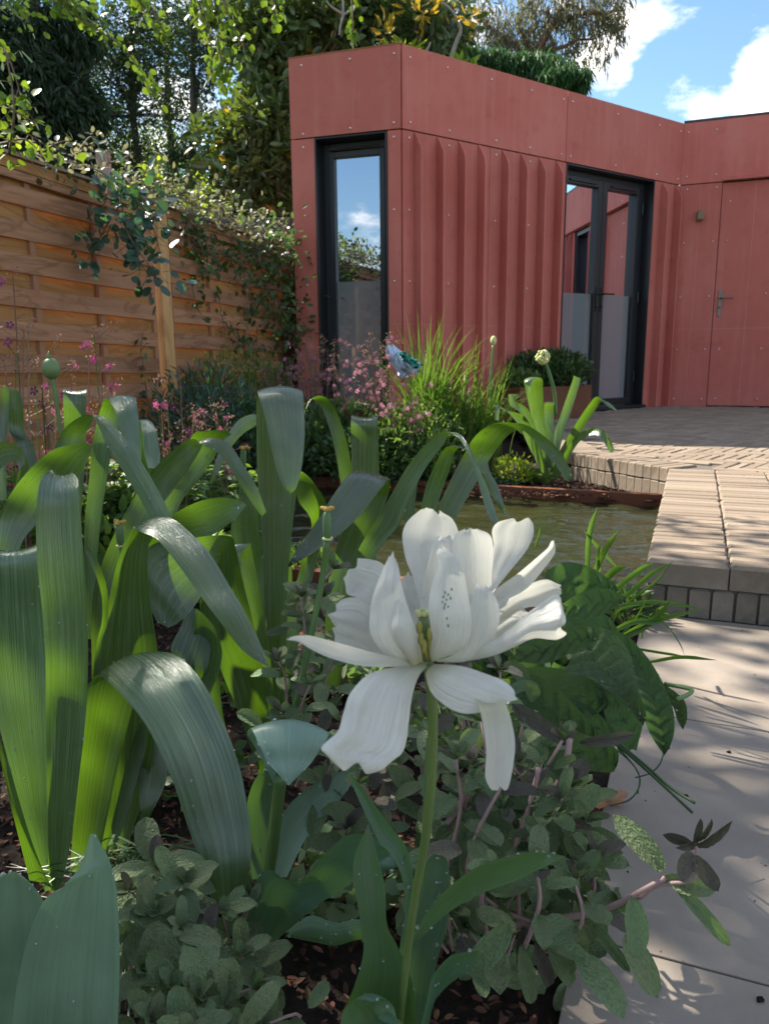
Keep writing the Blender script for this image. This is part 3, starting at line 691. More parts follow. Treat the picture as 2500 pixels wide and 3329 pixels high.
# house, hedge and trees behind the camera (mirrored in the window)
hs = thing('brick_house', 'pale rendered house with a slate roof behind the viewer, mirrored in the window', 'house', (-7, -16, 0))
mb = MB(); mb.box((-14, -22, -.3), (9, 0, 0), (0, 6, 0), (0, 0, 3.4)); mb.build('wall', M['render'], hs)
mb = MB(); mb.add([(-14.3, -15.7, 3.1), (-4.7, -15.7, 3.1), (-4.7, -22.3, 3.1), (-14.3, -22.3, 3.1), (-12.3, -19, 5.0), (-6.7, -19, 5.0)], [(0, 1, 5, 4), (1, 2, 5), (2, 3, 4, 5), (3, 0, 4), (0, 3, 2, 1)]); mb.build('roof', M['roof'], hs)
# ================================================================== LARGE LEAVES AND PETALS
CR = {'3': (0, 1100, 1.3288), '4': (1250, 1100, 1.3288), '5': (0, 2100, 1.3288), '6': (1250, 2100, 1.3288), '9': (900, 900, 2.076), 'f': (0, 0, .6644)}
def secs(crop, spec):
    ox, oy, s = CR[crop]; rows = []
    for q in spec.split(';'):
        a = [float(x) for x in q.split()]
        if not a: continue
        rows.append([ox+a[0]/s, oy+a[1]/s, ox+a[2]/s, oy+a[3]/s, a[4] if len(a) > 4 else None, a[5] if len(a) > 5 else 0.])
    ks = [i for i, r in enumerate(rows) if r[4] is not None]
    for i, r in enumerate(rows):
        if r[4] is None:
            lo = max([k for k in ks if k < i], default=ks[0]); hi = min([k for k in ks if k > i], default=lo)
            r[4] = rows[lo][4] if hi == lo else rows[lo][4]+(rows[hi][4]-rows[lo][4])*(i-lo)/(hi-lo)
    return rows
SURF = []                            # kept surfaces, to rest water drops on
def ribbon(name, mat, parent, crop, spec, nx=8, per=5, camber=.08, ruffle=0, flip=False, wave=0, drops=0, label=None, fold=0, ridge=0):
    rows = secs(crop, spec); n = len(rows)
    L = [P(r[0], r[1], r[4]-r[5]/2) for r in rows]; R = [P(r[2], r[3], r[4]+r[5]/2) for r in rows]
    ts = np.linspace(0, n-1, (n-1)*per+1)
    Ls = crom([v[:] for v in L], ts); Rs = crom([v[:] for v in R], ts); Md = (Ls+Rs)/2
    T = np.gradient(Md, axis=0); S = Rs-Ls; W = np.linalg.norm(S, axis=1, keepdims=True)+1e-9
    Nn = np.cross(S, T); Nn /= np.linalg.norm(Nn, axis=1, keepdims=True)+1e-9
    for _ in range(3):               # calm the normals where the blade turns over
        Nn[1:-1] = (Nn[:-2]+2*Nn[1:-1]+Nn[2:]); Nn /= np.linalg.norm(Nn, axis=1, keepdims=True)+1e-9
    arc = np.concatenate([[0], np.cumsum(np.linalg.norm(np.diff(Md, axis=0), axis=1))]); tot = arc[-1]
    V = []; uv = []; wmax = W.max(); ph = random.random()*6; o1 = 0 if mat == M['foxglove'] else random.random()*5
    for j in range(len(ts)):
        for i in range(nx+1):
            s = i/nx; p = Ls[j]+S[j]*s
            c = camber*W[j, 0]*(4*s*(1-s)-.5)*(-1)
            if fold: c += fold*W[j, 0]*(abs(2*s-1))
            if wave: c += wave*W[j, 0]*math.sin(ph+arc[j]/tot*9+s*2.)*(2*abs(s-.5))
            if ruffle:
                tipf = max(0, (arc[j]/tot-.82)/.18); p = p+T[j]/(np.linalg.norm(T[j])+1e-9)*W.max()*.10*tipf*(math.sin(s*5.5+ph*3)*.7+math.sin(s*11+ph)*.3)
                e = max(0, (arc[j]/tot-.35)/.65); c += ruffle*W[j, 0]*e*(math.sin(s*7+ph)*.5+math.sin(s*15+ph*2)*.16)
            if ridge: c += ridge*wmax*math.sin(s*nx*math.pi*1.0+ph)
            V.append(rel(parent, p+Nn[j]*c)); uv.append((s+o1, arc[j]/tot if name == 'petal' else arc[j]/max(wmax, 1e-4)*.25))
    F = []
    for j in range(len(ts)-1):
        for i in range(nx):
            a = j*(nx+1)+i; f = (a, a+1, a+nx+2, a+nx+1); F.append(f[::-1] if flip else f)
    if drops: SURF.append((parent, V, Nn.repeat(nx+1, axis=0), drops))
    me = mesh(name, V, F, True, uv); o = link(name, me, mat, parent)
    if label: o['label'] = label
    return o
    if name == 'petal':
        md = o.modifiers.new('smooth', 'SUBSURF'); md.levels = md.render_levels = 1
        md = o.modifiers.new('thick', 'SOLIDIFY'); md.thickness = .0006; md.offset = 0
    else:
        md = o.modifiers.new('thick', 'SOLIDIFY'); md.thickness = .0011 if mat == M['strap'] else .0008; md.offset = 0
        md.use_rim = True
    return o
def bare(o):                         # very thin blades keep a single skin
    o.modifiers.clear(); return o

def strap(label, base, group, *leaves):
    t = thing('strap_leaved_bulb', label, 'bulb plant', base, group)
    for lf in leaves:
        crop, spec = lf[0], lf[1]; kw = lf[2] if len(lf) > 2 else {}
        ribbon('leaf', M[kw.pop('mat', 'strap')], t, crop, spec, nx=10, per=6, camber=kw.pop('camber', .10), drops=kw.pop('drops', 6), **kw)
    return t
GS = 'broad strap leaved bulb plants in the near bed'
s1 = strap('front left bulb plant with broad arching leaves, one folded over towards the viewer', G(250, 2900, ZP), GS,
 ('3', '195 2389 240 2389 .87; 130 2150 215 2200; 60 1900 212 1900 .88; 0 1660 208 1660; -40 1400 205 1400 .90; -50 1150 185 1150; -55 960 168 945 .90; -50 912 158 902 .93; -40 930 140 925 .98', {'flip': True, 'drops': 14}),
 ('3', '215 2389 262 2389 .85; 212 2180 305 2200; 207 1900 345 1900 .82; 205 1600 375 1640; 203 1400 387 1400 .80; 192 1200 383 1200; 172 1000 372 1000 .80; 163 800 358 800; 170 680 347 670 .81; 183 615 338 620 .83; 210 583 310 590 .86; 225 590 295 600 .89', {'flip': True, 'drops': 16, 'camber': .16, 'ridge': .012}),
 ('5', '305 985 420 960 .90; 325 700 475 700; 345 450 530 440 .90; 372 210 600 190; 395 135 655 70 .88; 422 113 690 12 .84; 480 165 770 40 .80; 560 255 860 140 .76; 650 385 955 320; 730 560 1030 520 .70; 800 760 1075 760; 860 930 1080 930 .66; 905 1070 1055 1070; 945 1150 1010 1142 .65; 975 1166 979 1168', {'drops': 8, 'camber': .12}),
 ('5', '130 1010 240 1060 .84; 60 700 150 880; 0 420 60 640 .80; -60 200 0 380', {'drops': 0}),
 ('5', '450 905 500 880 .95; 500 700 560 700 ; 555 480 615 500 .97; 600 330 640 380', {'drops': 0}))
s2 = strap('bulb plant behind the front one, a long silvery striped leaf drooping to the right', G(350, 2760, ZP), GS,
 ('3', '445 2240 540 2240 .97; 430 1900 640 1900; 415 1600 690 1600 .98; 430 1400 690 1400; 470 1150 655 1150 .97; 505 980 640 980; 545 870 650 850 .95; 572 815 690 768 .92; 600 828 752 778 .89; 680 868 830 845; 770 982 905 930 .84; 850 1092 985 1060; 930 1200 1050 1170 .80; 1020 1320 1110 1290; 1080 1375 1145 1370; 1160 1420 1166 1427 .78', {'drops': 10}),
 ('3', '440 2200 500 2200 1.02; 400 1800 500 1800; 420 1500 510 1500 1.05; 430 1300 545 1300; 480 1100 610 1140 1.05; 570 950 700 980; 650 850 765 885 1.02; 740 765 850 857 .98; 860 703 930 842 ; 960 685 1012 782 .94; 1050 704 1063 722', {'drops': 14}),
 ('3', '400 1500 440 1500 .97; 415 1330 437 1325; 440 1225 464 1235 .96; 440 1120 468 1120; 410 1010 442 1000 .93; 368 920 388 905', {'drops': 0}),
 ('5', '640 345 690 385 1.0; 612 480 722 530 .98; 600 620 705 620; 605 705 668 695 .95; 627 770 634 773', {'flip': True, 'drops': 3}),
 ('3', '520 2210 560 2210 1.04; 640 1900 720 1900; 760 1600 880 1600 1.08; 830 1330 960 1380; 850 1165 930 1250', {'drops': 0}))
s3 = strap('bulb plant in the middle with a puckered spoon shaped leaf hanging to the left', G(890, 2500, ZP), GS,
 ('3', '1125 1900 1190 1900 1.16; 1040 1640 1165 1640; 960 1440 1140 1430 1.15; 880 1240 1095 1220; 868 1110 1050 1040 1.14; 912 1015 1018 905; 938 972 990 852 1.12; 905 1042 880 853 1.08; 880 1090 760 865 1.04; 840 1150 655 893; 800 1200 607 962 1.0; 758 1236 622 1100; 725 1250 678 1225 .99', {'drops': 12}),
 ('3', '1150 1960 1190 1960 1.2; 1130 1600 1185 1600; 1100 1320 1165 1350 1.2; 1055 1080 1125 1100; 1035 950 1085 905 1.2; 1014 890 1078 890 1.17; 1012 905 1040 935; 1020 960 1050 990 1.14', {'drops': 4}),
 ('3', '935 1750 1000 1750 1.08; 900 1560 960 1600 ; 830 1165 930 1250 1.1; 780 1250 915 1330; 738 1340 890 1440 1.06; 755 1420 850 1492; 775 1500 800 1530', {'flip': True, 'drops': 4}),
 ('3', '1110 1400 1150 1400 1.32; 1075 1150 1145 1180; 1035 1000 1140 1000 1.34; 1000 830 1125 830; 1020 720 1118 740 1.33; 1058 664 1112 690; 1075 668 1100 680', {'flip': True, 'drops': 8}))
s4 = strap('tall bulb plant whose upright leaf folds flat over at the top, centre', G(900, 2420, ZP), GS,
 ('3', '1172 1990 1228 1990 1.3; 1160 1500 1234 1500; 1148 1150 1240 1150 1.3; 1130 850 1260 850; 1114 600 1290 600 1.31; 1108 330 1306 330; 1110 240 1308 240 1.3; 1113 217 1306 217 1.28; 1112 222 1308 222 1.24; 1125 270 1312 280 1.21; 1150 370 1316 380 ; 1172 480 1312 480 1.19; 1195 570 1300 570; 1225 640 1282 640 1.17; 1252 668 1260 669', {'drops': 12}),
 ('3', '1180 1900 1230 1900 1.42; 1230 1300 1290 1300; 1300 980 1370 960 1.5; 1345 800 1412 740; 1290 705 1358 628 1.44; 1270 640 1310 578; 1258 598 1276 570 1.38', {'drops': 0}),
 ('3', '1220 1500 1270 1500 1.55; 1210 900 1260 900; 1180 500 1240 480 1.55; 1140 365 1190 330; 1105 328 1108 378 1.5; 1040 346 1060 405; 990 405 1012 455 1.45; 950 480 974 520; 922 562 938 592 1.4; 906 622 912 632', {'drops': 0}))
s5 = strap('bulb plant by the pond with one wide silver leaf bent over to the left', G(1090, 2140, ZP), GS,
 ('3', '1400 1500 1470 1500 1.36; 1410 1150 1520 1100; 1440 950 1580 930 1.4; 1490 800 1640 780; 1530 680 1680 660 1.4; 1540 612 1684 608; 1530 574 1682 600 1.36; 1500 590 1655 632 1.30; 1430 690 1572 745; 1360 800 1480 832 1.22; 1300 880 1390 896; 1260 945 1310 950 1.16; 1243 985 1248 989', {'drops': 16, 'ridge': .02}),
 ('3', '1500 1100 1560 1100 1.75; 1490 800 1545 800; 1470 620 1525 590 1.78; 1440 450 1497 440; 1400 320 1452 312 1.78; 1358 262 1402 250; 1330 278 1350 256 1.72; 1312 330 1322 300 1.68', {'drops': 0}),
 ('3', '1530 1100 1610 1100 1.68; 1522 800 1632 800; 1520 590 1637 590 1.7; 1518 450 1635 450; 1516 355 1632 355 1.7; 1522 336 1628 336 1.74; 1530 345 1620 345 1.8', {'drops': 0}))
s6 = strap('bulb plant in front of the pond, two leaves arching to the right over the water', G(1330, 2040, ZP), GS,
 ('9', '480 1980 600 1980 1.32; 570 1800 720 1800; 660 1661 830 1661 1.32; 770 1470 900 1480; 900 1250 1010 1280 1.32; 1050 1085 1105 1155; 1130 1040 1165 1062 1.3; 1200 1072 1215 1052 1.27; 1245 1110 1272 1098; 1308 1240 1338 1232 1.22; 1360 1390 1410 1390; 1400 1530 1470 1560; 1440 1640 1500 1661 1.18; 1480 1720 1520 1730'),
 ('f', '930 1180 965 1180 1.24; 947 1097 982 1123 1.24; 975 1033 1026 1046; 1001 982 1059 989 1.26; 1020 947 1088 947; 1046 921 1116 925 1.22; 1075 910 1128 935; 1106 911 1132 929 1.16; 1141 918 1156 951; 1176 941 1182 982 1.11; 1211 976 1206 1012; 1231 1012 1221 1036; 1235 1030 1228 1042 1.08', {'drops': 10}),
 ('9', '940 1850 1030 1850 1.45; 965 1600 1065 1600; 1010 1400 1130 1400 1.45; 1070 1260 1180 1250; 1115 1178 1207 1170 1.43; 1150 1140 1245 1143 1.40; 1210 1140 1300 1195 1.36', {'drops': 0}),
 ('9', '850 1780 910 1780 1.38; 868 1600 925 1600; 903 1450 947 1420; 930 1370 952 1360 1.4', {'drops': 0}),
 ('4', '400 520 440 500 1.3; 425 585 455 572 1.28; 450 655 492 640; 480 705 517 715 1.25; 510 758 527 765', {'drops': 0, 'camber': .25}))
s7 = strap('bulb plant at the left edge with a high arch of yellow green leaf', G(300, 2500, ZP), GS,
 ('3', '150 1500 230 1500 1.1; 155 1000 250 1000; 170 720 270 700 1.12; 213 550 302 525; 265 410 355 432 1.12; 322 352 392 380; 385 328 402 348 1.08; 420 372 436 334 1.04; 455 452 505 392; 520 560 580 490 1.0; 600 690 655 610; 660 800 730 750 .97; 720 890 780 850', {'drops': 10}),
 ('3', '-60 1100 60 1100 1.08; -10 880 90 900; 0 765 170 790 1.1; 60 652 240 690; 150 545 320 635 1.08; 232 478 368 552 1.05; 330 452 392 492; 385 456 397 466 1.0', {'drops': 10, 'flip': True}),
 ('3', '-160 800 -120 860 1.25; -120 560 -60 660; -30 456 10 560 1.22; 55 452 66 530; 108 488 84 560 1.18; 134 560 70 630', {'drops': 3}),
 ('3', '400 1650 470 1650 1.18; 400 1150 490 1200; 450 950 560 990 1.2; 540 760 650 800; 640 600 730 680 1.22; 740 488 812 570; 830 432 868 478 1.2; 872 458 892 430 1.16; 950 502 985 452; 1010 592 1052 550 1.12; 1075 692 1108 640; 1130 770 1150 750', {'drops': 8}))
s8 = strap('rear bulb plant among pink flowers, blunt upright leaf beside the round green bud', G(480, 2280, ZP), GS,
 ('3', '365 1300 395 1300 1.28; 365 850 430 850; 385 620 462 620 1.3; 405 430 492 450; 440 292 542 330 1.3; 462 254 577 248 1.26; 500 325 590 290 1.22; 520 430 604 420; 552 540 609 540 1.18; 590 625 600 627', {'drops': 6}),
 ('3', '280 1100 330 1100 1.4; 282 800 350 800; 284 560 366 560 1.42; 280 400 372 400; 274 250 376 255 1.42; 277 220 374 224 1.45; 285 230 366 234 1.52', {'drops': 0}),
 ('3', '570 1000 620 1000 1.45; 580 780 640 780; 590 600 655 600 1.48; 596 420 655 470; 600 350 645 356 1.45; 612 400 673 392 1.4; 622 490 690 492; 640 560 688 562 1.36', {'drops': 4}),
 ('3', '600 1200 650 1200 1.3; 650 900 730 900; 695 700 775 722 1.34; 752 580 852 620; 832 420 925 520 1.33; 882 396 965 440; 962 394 1000 413 1.28', {'drops': 12}),
 ('3', '0 700 30 700 1.5; -5 480 28 480; 0 330 40 330 1.55; 5 205 42 215', {'drops': 0}),
 ('3', '130 700 170 700 1.5; 85 480 150 480; 40 400 112 420 1.6; 30 290 104 330; 38 215 92 230', {'drops': 0}))

# far bulb plant on the other side of the pond
s9 = strap('small bulb plant across the pond carrying one round cream flower head', G(1776, 1585, -.15), 'x',
 ('3', '2340 560 2380 560 3.9; 2320 440 2375 440; 2296 340 2350 340 3.9; 2266 200 2345 230; 2266 172 2340 170 3.85; 2268 190 2300 182 3.8; 2272 240 2290 235', {'drops': 0}),
 ('3', '2360 560 2385 560 3.9; 2340 450 2392 450; 2350 290 2392 290 3.95; 2346 284 2390 282 3.85', {'drops': 0}),
 ('3', '2370 560 2400 560 3.95; 2390 430 2430 430; 2425 320 2465 320 4.0; 2470 190 2502 200; 2478 160 2508 172', {'drops': 0}),
 ('3', '2370 580 2410 580 3.85; 2420 480 2450 500; 2480 380 2510 400 3.8; 2540 290 2570 310; 2580 250 2600 272 3.7; 2620 290 2635 280; 2660 310 2676 320 3.65', {'drops': 0}),
 ('3', '2380 600 2420 600 3.8; 2430 510 2450 530; 2490 420 2500 450 3.7; 2560 385 2550 420; 2610 400 2590 425 3.6; 2650 470 2615 460; 2645 495 2635 492', {'drops': 0}),
 ('3', '2350 600 2380 600 3.9; 2310 500 2340 480; 2250 330 2290 320 3.85; 2205 290 2230 270; 2195 240 2240 240', {'drops': 0}),
 ('3', '2340 580 2370 580 3.85; 2290 480 2320 460; 2230 360 2270 340 3.8; 2160 290 2180 310; 2140 300 2158 300; 2138 350 2155 355 3.75', {'drops': 0}))
del s9['group']

def stemobj(name, parent, pts, r, mat, n=8): 
    mb = MB(); A = crom([p[:] for p in pts], np.linspace(0, len(pts)-1, (len(pts)-1)*5+1)); rr = r if not hasattr(r, '__len__') else np.interp(np.linspace(0, 1, len(A)), np.linspace(0, 1, len(r)), r)
    mb.tube(A, rr, n); return mb.build(name, mat, parent, smooth=True)
def S(crop, *pts):
    ox, oy, s = CR[crop]; return [P(ox+x/s, oy+y/s, d) for x, y, d in pts]
# cream flower head of the far plant
stemobj('stem', s9, S('4', (740, 330, 3.85), (735, 240, 3.85), (715, 160, 3.85), (690, 95, 3.85)), .009, M['stem'])
hb = MB(); c = S('4', (683, 80, 3.85))[0]
for i in range(60):
    v = Vector(rng.normal(size=3)).normalized(); hb.ball(c+v*.03, .009, 5, 4)
hb.build('flower_head', M['cream'], s9, smooth=True)
# allium with closed bud at left
al = thing('budding_allium', 'round green bud with a pointed tip on a thick stem beside the fence', 'allium', G(370, 2350, ZP))
stemobj('stem', al, S('3', (300, 900, 1.4), (285, 600, 1.4), (262, 400, 1.4), (240, 260, 1.4), (226, 165, 1.4)), [.0045, .0040], M['stem'])
hb = MB(); c = S('3', (221, 130, 1.4))[0]; hb.ball(c, .0172, 14, 10, (.95, .95, 1.12)); q = S('3', (212, 88, 1.4), (208, 70, 1.4), (212, 55, 1.4)); hb.tube(q, [.006, .003, .0008], 6)
hb.build('bud', M['seedpod'], al, smooth=True)

# spent tulips: stem, seed pod and stigma
def spent(label, crop, stem, pod, r=.0042):
    t = thing('spent_tulip', label, 'tulip', (stem_pts := S(crop, *stem))[0]); t['group'] = 'tulips that have lost their petals'
    stemobj('stem', t, stem_pts, r, M['stem'])
    a, b = S(crop, *pod); d = b-a
    mb = MB(); mb.tube([a, a+d*.15, a+d*.5, a+d*.8, b], [r*1.0, r*1.35, r*1.45, r*1.3, r*.9], 6); mb.build('seed_pod', M['seedpod'], t, smooth=True)
    mb = MB(); mb.tube([a-d*.03, a+d*.03], [r*1.7, r*1.7], 8); mb.build('collar', M['cream'], t)
    mb = MB()
    for k in range(3):
        th = k*2.1+.4
        for j in range(4): mb.ball(b+d*.06+Vector((math.cos(th), math.sin(th), 0))*r*(.5+.45*j)+Vector((0, 0, random.uniform(-.3, .3)*r)), r*.72, 6, 4)
    mb.build('stigma', M['stigma'], t, smooth=True)
spent('spent tulip in front of the wide silver leaf, tallest bare seed pod', '3', [(1240, 1680, .95), (1285, 1550, .95), (1340, 1300, .96), (1390, 1050, .97), (1412, 870, .97)], [(1415, 865, .97), (1412, 745, .97)])
spent('spent tulip with an orange tip beside the flat folded tall leaf', '3', [(1030, 900, 1.35), (1040, 720, 1.35), (1047, 565, 1.35)], [(1047, 560, 1.35), (1053, 478, 1.35)], .0044)
spent('short spent tulip low down between two green leaves at left', '3', [(530, 1000, 1.15), (528, 920, 1.15), (522, 895, 1.15)], [(522, 895, 1.15), (513, 800, 1.15)], .0045)
# tulip with a curled over grey green leaf
t = thing('leafy_tulip', 'tulip shoot topped by one waxy grey green leaf curled over like a cup', 'tulip', G(880, 2900, ZP))
stemobj('stem', t, S('5', (1160, 990, .74), (1180, 850, .74), (1195, 720, .74), (1215, 560, .73)), .0065, M['stem'])
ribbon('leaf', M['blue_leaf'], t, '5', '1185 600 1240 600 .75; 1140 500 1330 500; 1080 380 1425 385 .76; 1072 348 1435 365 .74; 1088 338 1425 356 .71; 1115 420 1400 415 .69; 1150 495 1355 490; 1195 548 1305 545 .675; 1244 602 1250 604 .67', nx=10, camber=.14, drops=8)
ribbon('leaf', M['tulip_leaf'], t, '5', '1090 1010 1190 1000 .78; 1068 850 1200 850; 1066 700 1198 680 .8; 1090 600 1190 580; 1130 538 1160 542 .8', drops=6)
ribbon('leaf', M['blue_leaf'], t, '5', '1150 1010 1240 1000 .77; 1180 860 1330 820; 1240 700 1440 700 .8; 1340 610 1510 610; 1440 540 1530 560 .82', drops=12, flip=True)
t = thing('broad_tulip_leaves', 'big pale grey green tulip leaves in the bottom left corner, closest to the viewer', 'tulip', G(200, 3900, ZP))
ribbon('leaf', M['blue_leaf'], t, '5', '100 2100 480 2100 .50; 60 1850 540 1850; 70 1633 525 1633 .45; 100 1400 532 1400; 150 1200 528 1200 .44; 214 1066 515 1035; 290 1030 490 930 .44; 352 960 450 858; 392 815 410 812 .45', camber=.22, drops=6, nx=12)
ribbon('leaf', M['blue_leaf'], t, '5', '-250 2000 300 2000 .5; -230 1600 290 1600; -180 1300 260 1300 .46; -120 1120 225 1150; -90 1020 190 1058 .45; 0 988 130 1010; 52 977 72 981 .44', camber=.2, drops=4, nx=12)
t = thing('wavy_tulip_leaf', 'dark wavy tulip leaf rolling to the right behind the white flower stem', 'tulip', G(830, 3150, ZP))
ribbon('leaf', M['tulip_leaf'], t, '5', '1085 1440 1112 1430 .64; 1060 1260 1185 1300; 1078 1090 1255 1215 .63; 1150 975 1310 1150; 1230 1003 1385 1090 .62; 1310 985 1480 1045; 1400 885 1550 1005 .60; 1500 812 1640 950; 1600 820 1700 930 .60; 1680 870 1740 930', wave=.12, drops=5, flip=True)
ribbon('leaf', M['tulip_leaf'], t, '5', '1600 1195 1600 1285 .61; 1540 1190 1545 1280; 1450 1205 1450 1306 .6; 1350 1175 1350 1290; 1290 1205 1280 1272; 1238 1253 1240 1258 .59', camber=.2, drops=5, flip=True)

# ------------------------------------------------------------------ the white tulip
wt = thing('white_tulip', 'large open white double tulip with ragged petals, the main flower in front', 'tulip', G(1290, 3900, ZP))
ctr = S('4', (190, 1395, .385))[0]
stemobj('stem', wt, S('6', (20, 2100, .56), (55, 1750, .51), (75, 1550, .49), (105, 1280, .47), (138, 1050, .445), (175, 850, .42), (200, 620, .402), (208, 400, .393), (205, 230, .387), (190, 75, .385)), [.0030, .0029, .0029, .0029, .0031], M['stem'], 12)
LV = [('-195 1900 150 1900 .52; -195 1700 140 1700 .5; -185 1560 138 1560; -130 1440 120 1430 .49; -90 1300 60 1290; -110 1150 10 1190 .49; -135 1000 0 1040; -130 900 -25 930 .5; -92 810 -48 850; -72 770 -69 772 .51', {'camber': .3}),
      ('60 1560 110 1590 .51; 90 1330 116 1335; 150 1200 202 1215 .5; 230 1085 312 1120; 350 975 440 1050 .47; 470 915 560 1005; 600 887 680 950 .44; 700 888 742 925; 774 911 777 914 .43', {'camber': .25, 'drops': 8}),
      ('60 1700 170 1700 .57; 60 1400 222 1380; 80 1200 264 1220 .58; 130 1050 285 1050; 183 930 272 930 .59; 212 902 250 905', {'drops': 8}),
      ('130 1750 180 1740 .53; 180 1545 207 1562; 205 1430 250 1490 .53; 280 1340 322 1425; 350 1320 382 1388; 403 1317 406 1326 .51', {'flip': True}),
      ('90 1250 122 1240 .53; 80 1020 124 1000; 30 900 92 860 .54; -20 845 40 790; -70 745 -30 700; -120 642 -90 618 .55; -157 548 -153 545', {'camber': .3}),
      ('-90 1000 -20 1000 .55; -30 990 20 900; 5 985 50 905 .54; 60 960 84 920; 80 930 86 905', {'camber': .35}),
      ('-200 1800 160 1800 .47; -190 1640 140 1640; -178 1560 -20 1590 .46; -120 1505 20 1560; -40 1520 60 1590 .45', {'camber': .3}),
      ('165 1060 175 1060 .45; 158 880 182 880; 165 700 188 700 .42; 172 520 194 520; 180 400 196 400', {'drops': 0})]
for sp_, kw in LV: ribbon('leaf', M['tulip_leaf'], wt, '6', sp_, nx=10, per=6, camber=kw.get('camber', .15), drops=kw.get('drops', 3), flip=kw.get('flip', False))
PT = [('4', '185 1300 215 1290 .40; 130 1060 240 1060 .43; 90 950 265 950; 76 860 300 890 .445; 92 797 318 838; 148 752 290 778; 185 742 240 745 .44', .12, .05),
      ('4', '190 1350 260 1340 .392; 330 1160 440 1150 .41; 303 1000 467 1010; 293 905 472 910 .405; 305 850 455 860; 345 817 405 830 .40', -.2, .04),
      ('4', '195 1380 230 1380 .39; 140 1200 240 1180 .42; 190 960 300 960; 215 880 305 880; 235 852 290 855 .43', .2, .08),
      ('4', '230 1370 260 1370 .395; 440 1090 472 1095 .43; 448 1000 530 1020; 470 900 602 930 .445; 464 832 638 862; 488 797 640 815; 540 783 622 785 .44', .14, .06),
      ('4', '230 1370 260 1380 .39; 400 1180 442 1235 .40; 478 1085 505 1142; 580 1008 612 1078 .39; 660 942 692 988; 708 900 737 925; 720 876 738 885 .375', .4, .05),
      ('4', '240 1380 270 1385 .395; 430 1210 472 1255 .42; 540 1108 592 1168; 620 1058 682 1152 .42; 700 1036 737 1128; 754 1062 769 1098 .41', .2, .08),
      ('4', '250 1385 270 1395 .395; 440 1250 440 1330 .42; 560 1150 545 1282; 612 1182 602 1250 .42', .15, .1),
      ('4', '230 1390 260 1398 .385; 330 1378 350 1398 .38; 440 1322 470 1375; 540 1262 570 1335 .365; 620 1192 645 1306; 690 1148 712 1314; 745 1116 757 1316; 762 1165 784 1290 .36', -.22, .10),
      ('4', '212 1394 260 1396 .385; 290 1380 432 1372 .378; 345 1260 492 1250 .375; 378 1150 495 1160; 393 1085 470 1110; 407 1065 440 1075 .38', -.18, .03),
      ('4', '182 1388 230 1393 .383; 196 1290 345 1350 .37; 190 1175 376 1230 .363; 203 1080 362 1100; 232 985 332 980 .365; 226 925 292 925; 238 904 262 907 .372', -.25, .03),
      ('4', '150 1398 185 1400 .385; 20 1385 162 1355 .375; -58 1290 125 1235 .368; -62 1180 90 1130; -42 1085 70 1045 .37; -5 990 62 985; 20 936 48 938 .378', -.2, .04),
      ('4', '90 1402 160 1402 .378; 33 1290 122 1260 .362; 36 1185 100 1190; 55 1132 78 1138 .365', -.35, .02),
      ('3', '1800 1390 1830 1370 .39; 1655 1215 1705 1060 .43; 1570 1130 1662 978; 1502 1100 1602 953 .435; 1488 1040 1548 952 .43', .12, .1),
      ('3', '1810 1392 1830 1380 .39; 1642 1375 1642 1200 .42; 1540 1302 1562 1128; 1462 1262 1482 1128 .42; 1428 1222 1445 1150', .12, .14),
      ('3', '1810 1394 1820 1388 .388; 1662 1392 1662 1300 .41; 1540 1348 1562 1265; 1440 1302 1452 1228 .405', .1, .14),
      ('3', '1838 1408 1842 1396 .386; 1700 1418 1700 1376 .37; 1560 1413 1562 1343; 1450 1388 1432 1307 .355; 1350 1346 1340 1284; 1290 1312 1285 1284; 1244 1304 1247 1293 .35', .2, .05),
      ('6', '160 70 200 72 .386; 50 85 155 120 .375; -60 115 128 200; -142 200 108 330 .355; -176 290 98 400; -202 370 78 460 .345; -268 432 40 492; -255 462 -5 528 .34; -200 505 -70 548', .16, .12),
      ('6', '170 110 200 75 .386; 190 195 290 78 .37; 260 262 402 108; 350 293 492 142 .352; 438 286 552 185; 520 262 567 222 .345', .2, .04),
      ('6', '392 228 480 212 .352; 412 280 527 262 .345; 427 360 555 360; 437 450 560 440 .345; 432 550 547 530; 455 606 532 602; 480 620 516 620 .35', -.25, .08),
      ('4', '170 1390 200 1395 .40; 60 1180 180 1200 .44; 60 1080 200 1090; 100 1010 170 1030 .45', .1, .06),
      ('4', '180 1390 215 1395 .40; 260 1230 380 1240 .44; 420 1110 520 1200; 480 1080 540 1140 .45', .1, .06)]
for crop, sp_, cb, rf_ in PT: ribbon('petal', M['petal'], wt, crop, sp_, nx=24, per=10, camber=cb, ruffle=rf_*1.7)
mb = MB(); mb.tube(S('4', (185, 1385, .384), (182, 1300, .380), (172, 1230, .378), (168, 1195, .378)), [.0032, .0036, .0032, .0026], 6); mb.build('pistil', M['seedpod'], wt, smooth=True)
mb = MB(); c = S('4', (165, 1190, .378))[0]
for k in range(7): mb.ball(c+Vector((math.cos(k), math.sin(k), .2))*.0026, .0017, 6, 4)
mb.build('stigma', M['cream'], wt, smooth=True)
for a, b in (((178, 1390), (150, 1250)), ((190, 1385), (195, 1280)), ((170, 1390), (158, 1300)), ((185, 1392), (172, 1330))):
    mb = MB(); mb.tube(S('4', (*a, .380), ((a[0]+b[0])/2, (a[1]+b[1])/2, .374), (*b, .372)), [.0008, .0008, .0012], 5); q = S('4', (*b, .372))[0]; mb.ball(q, .0017, 6, 5, (1, 1, 2.3)); mb.build('stamen', M['yellow'], wt, smooth=True)
from mathutils.bvhtree import BVHTree
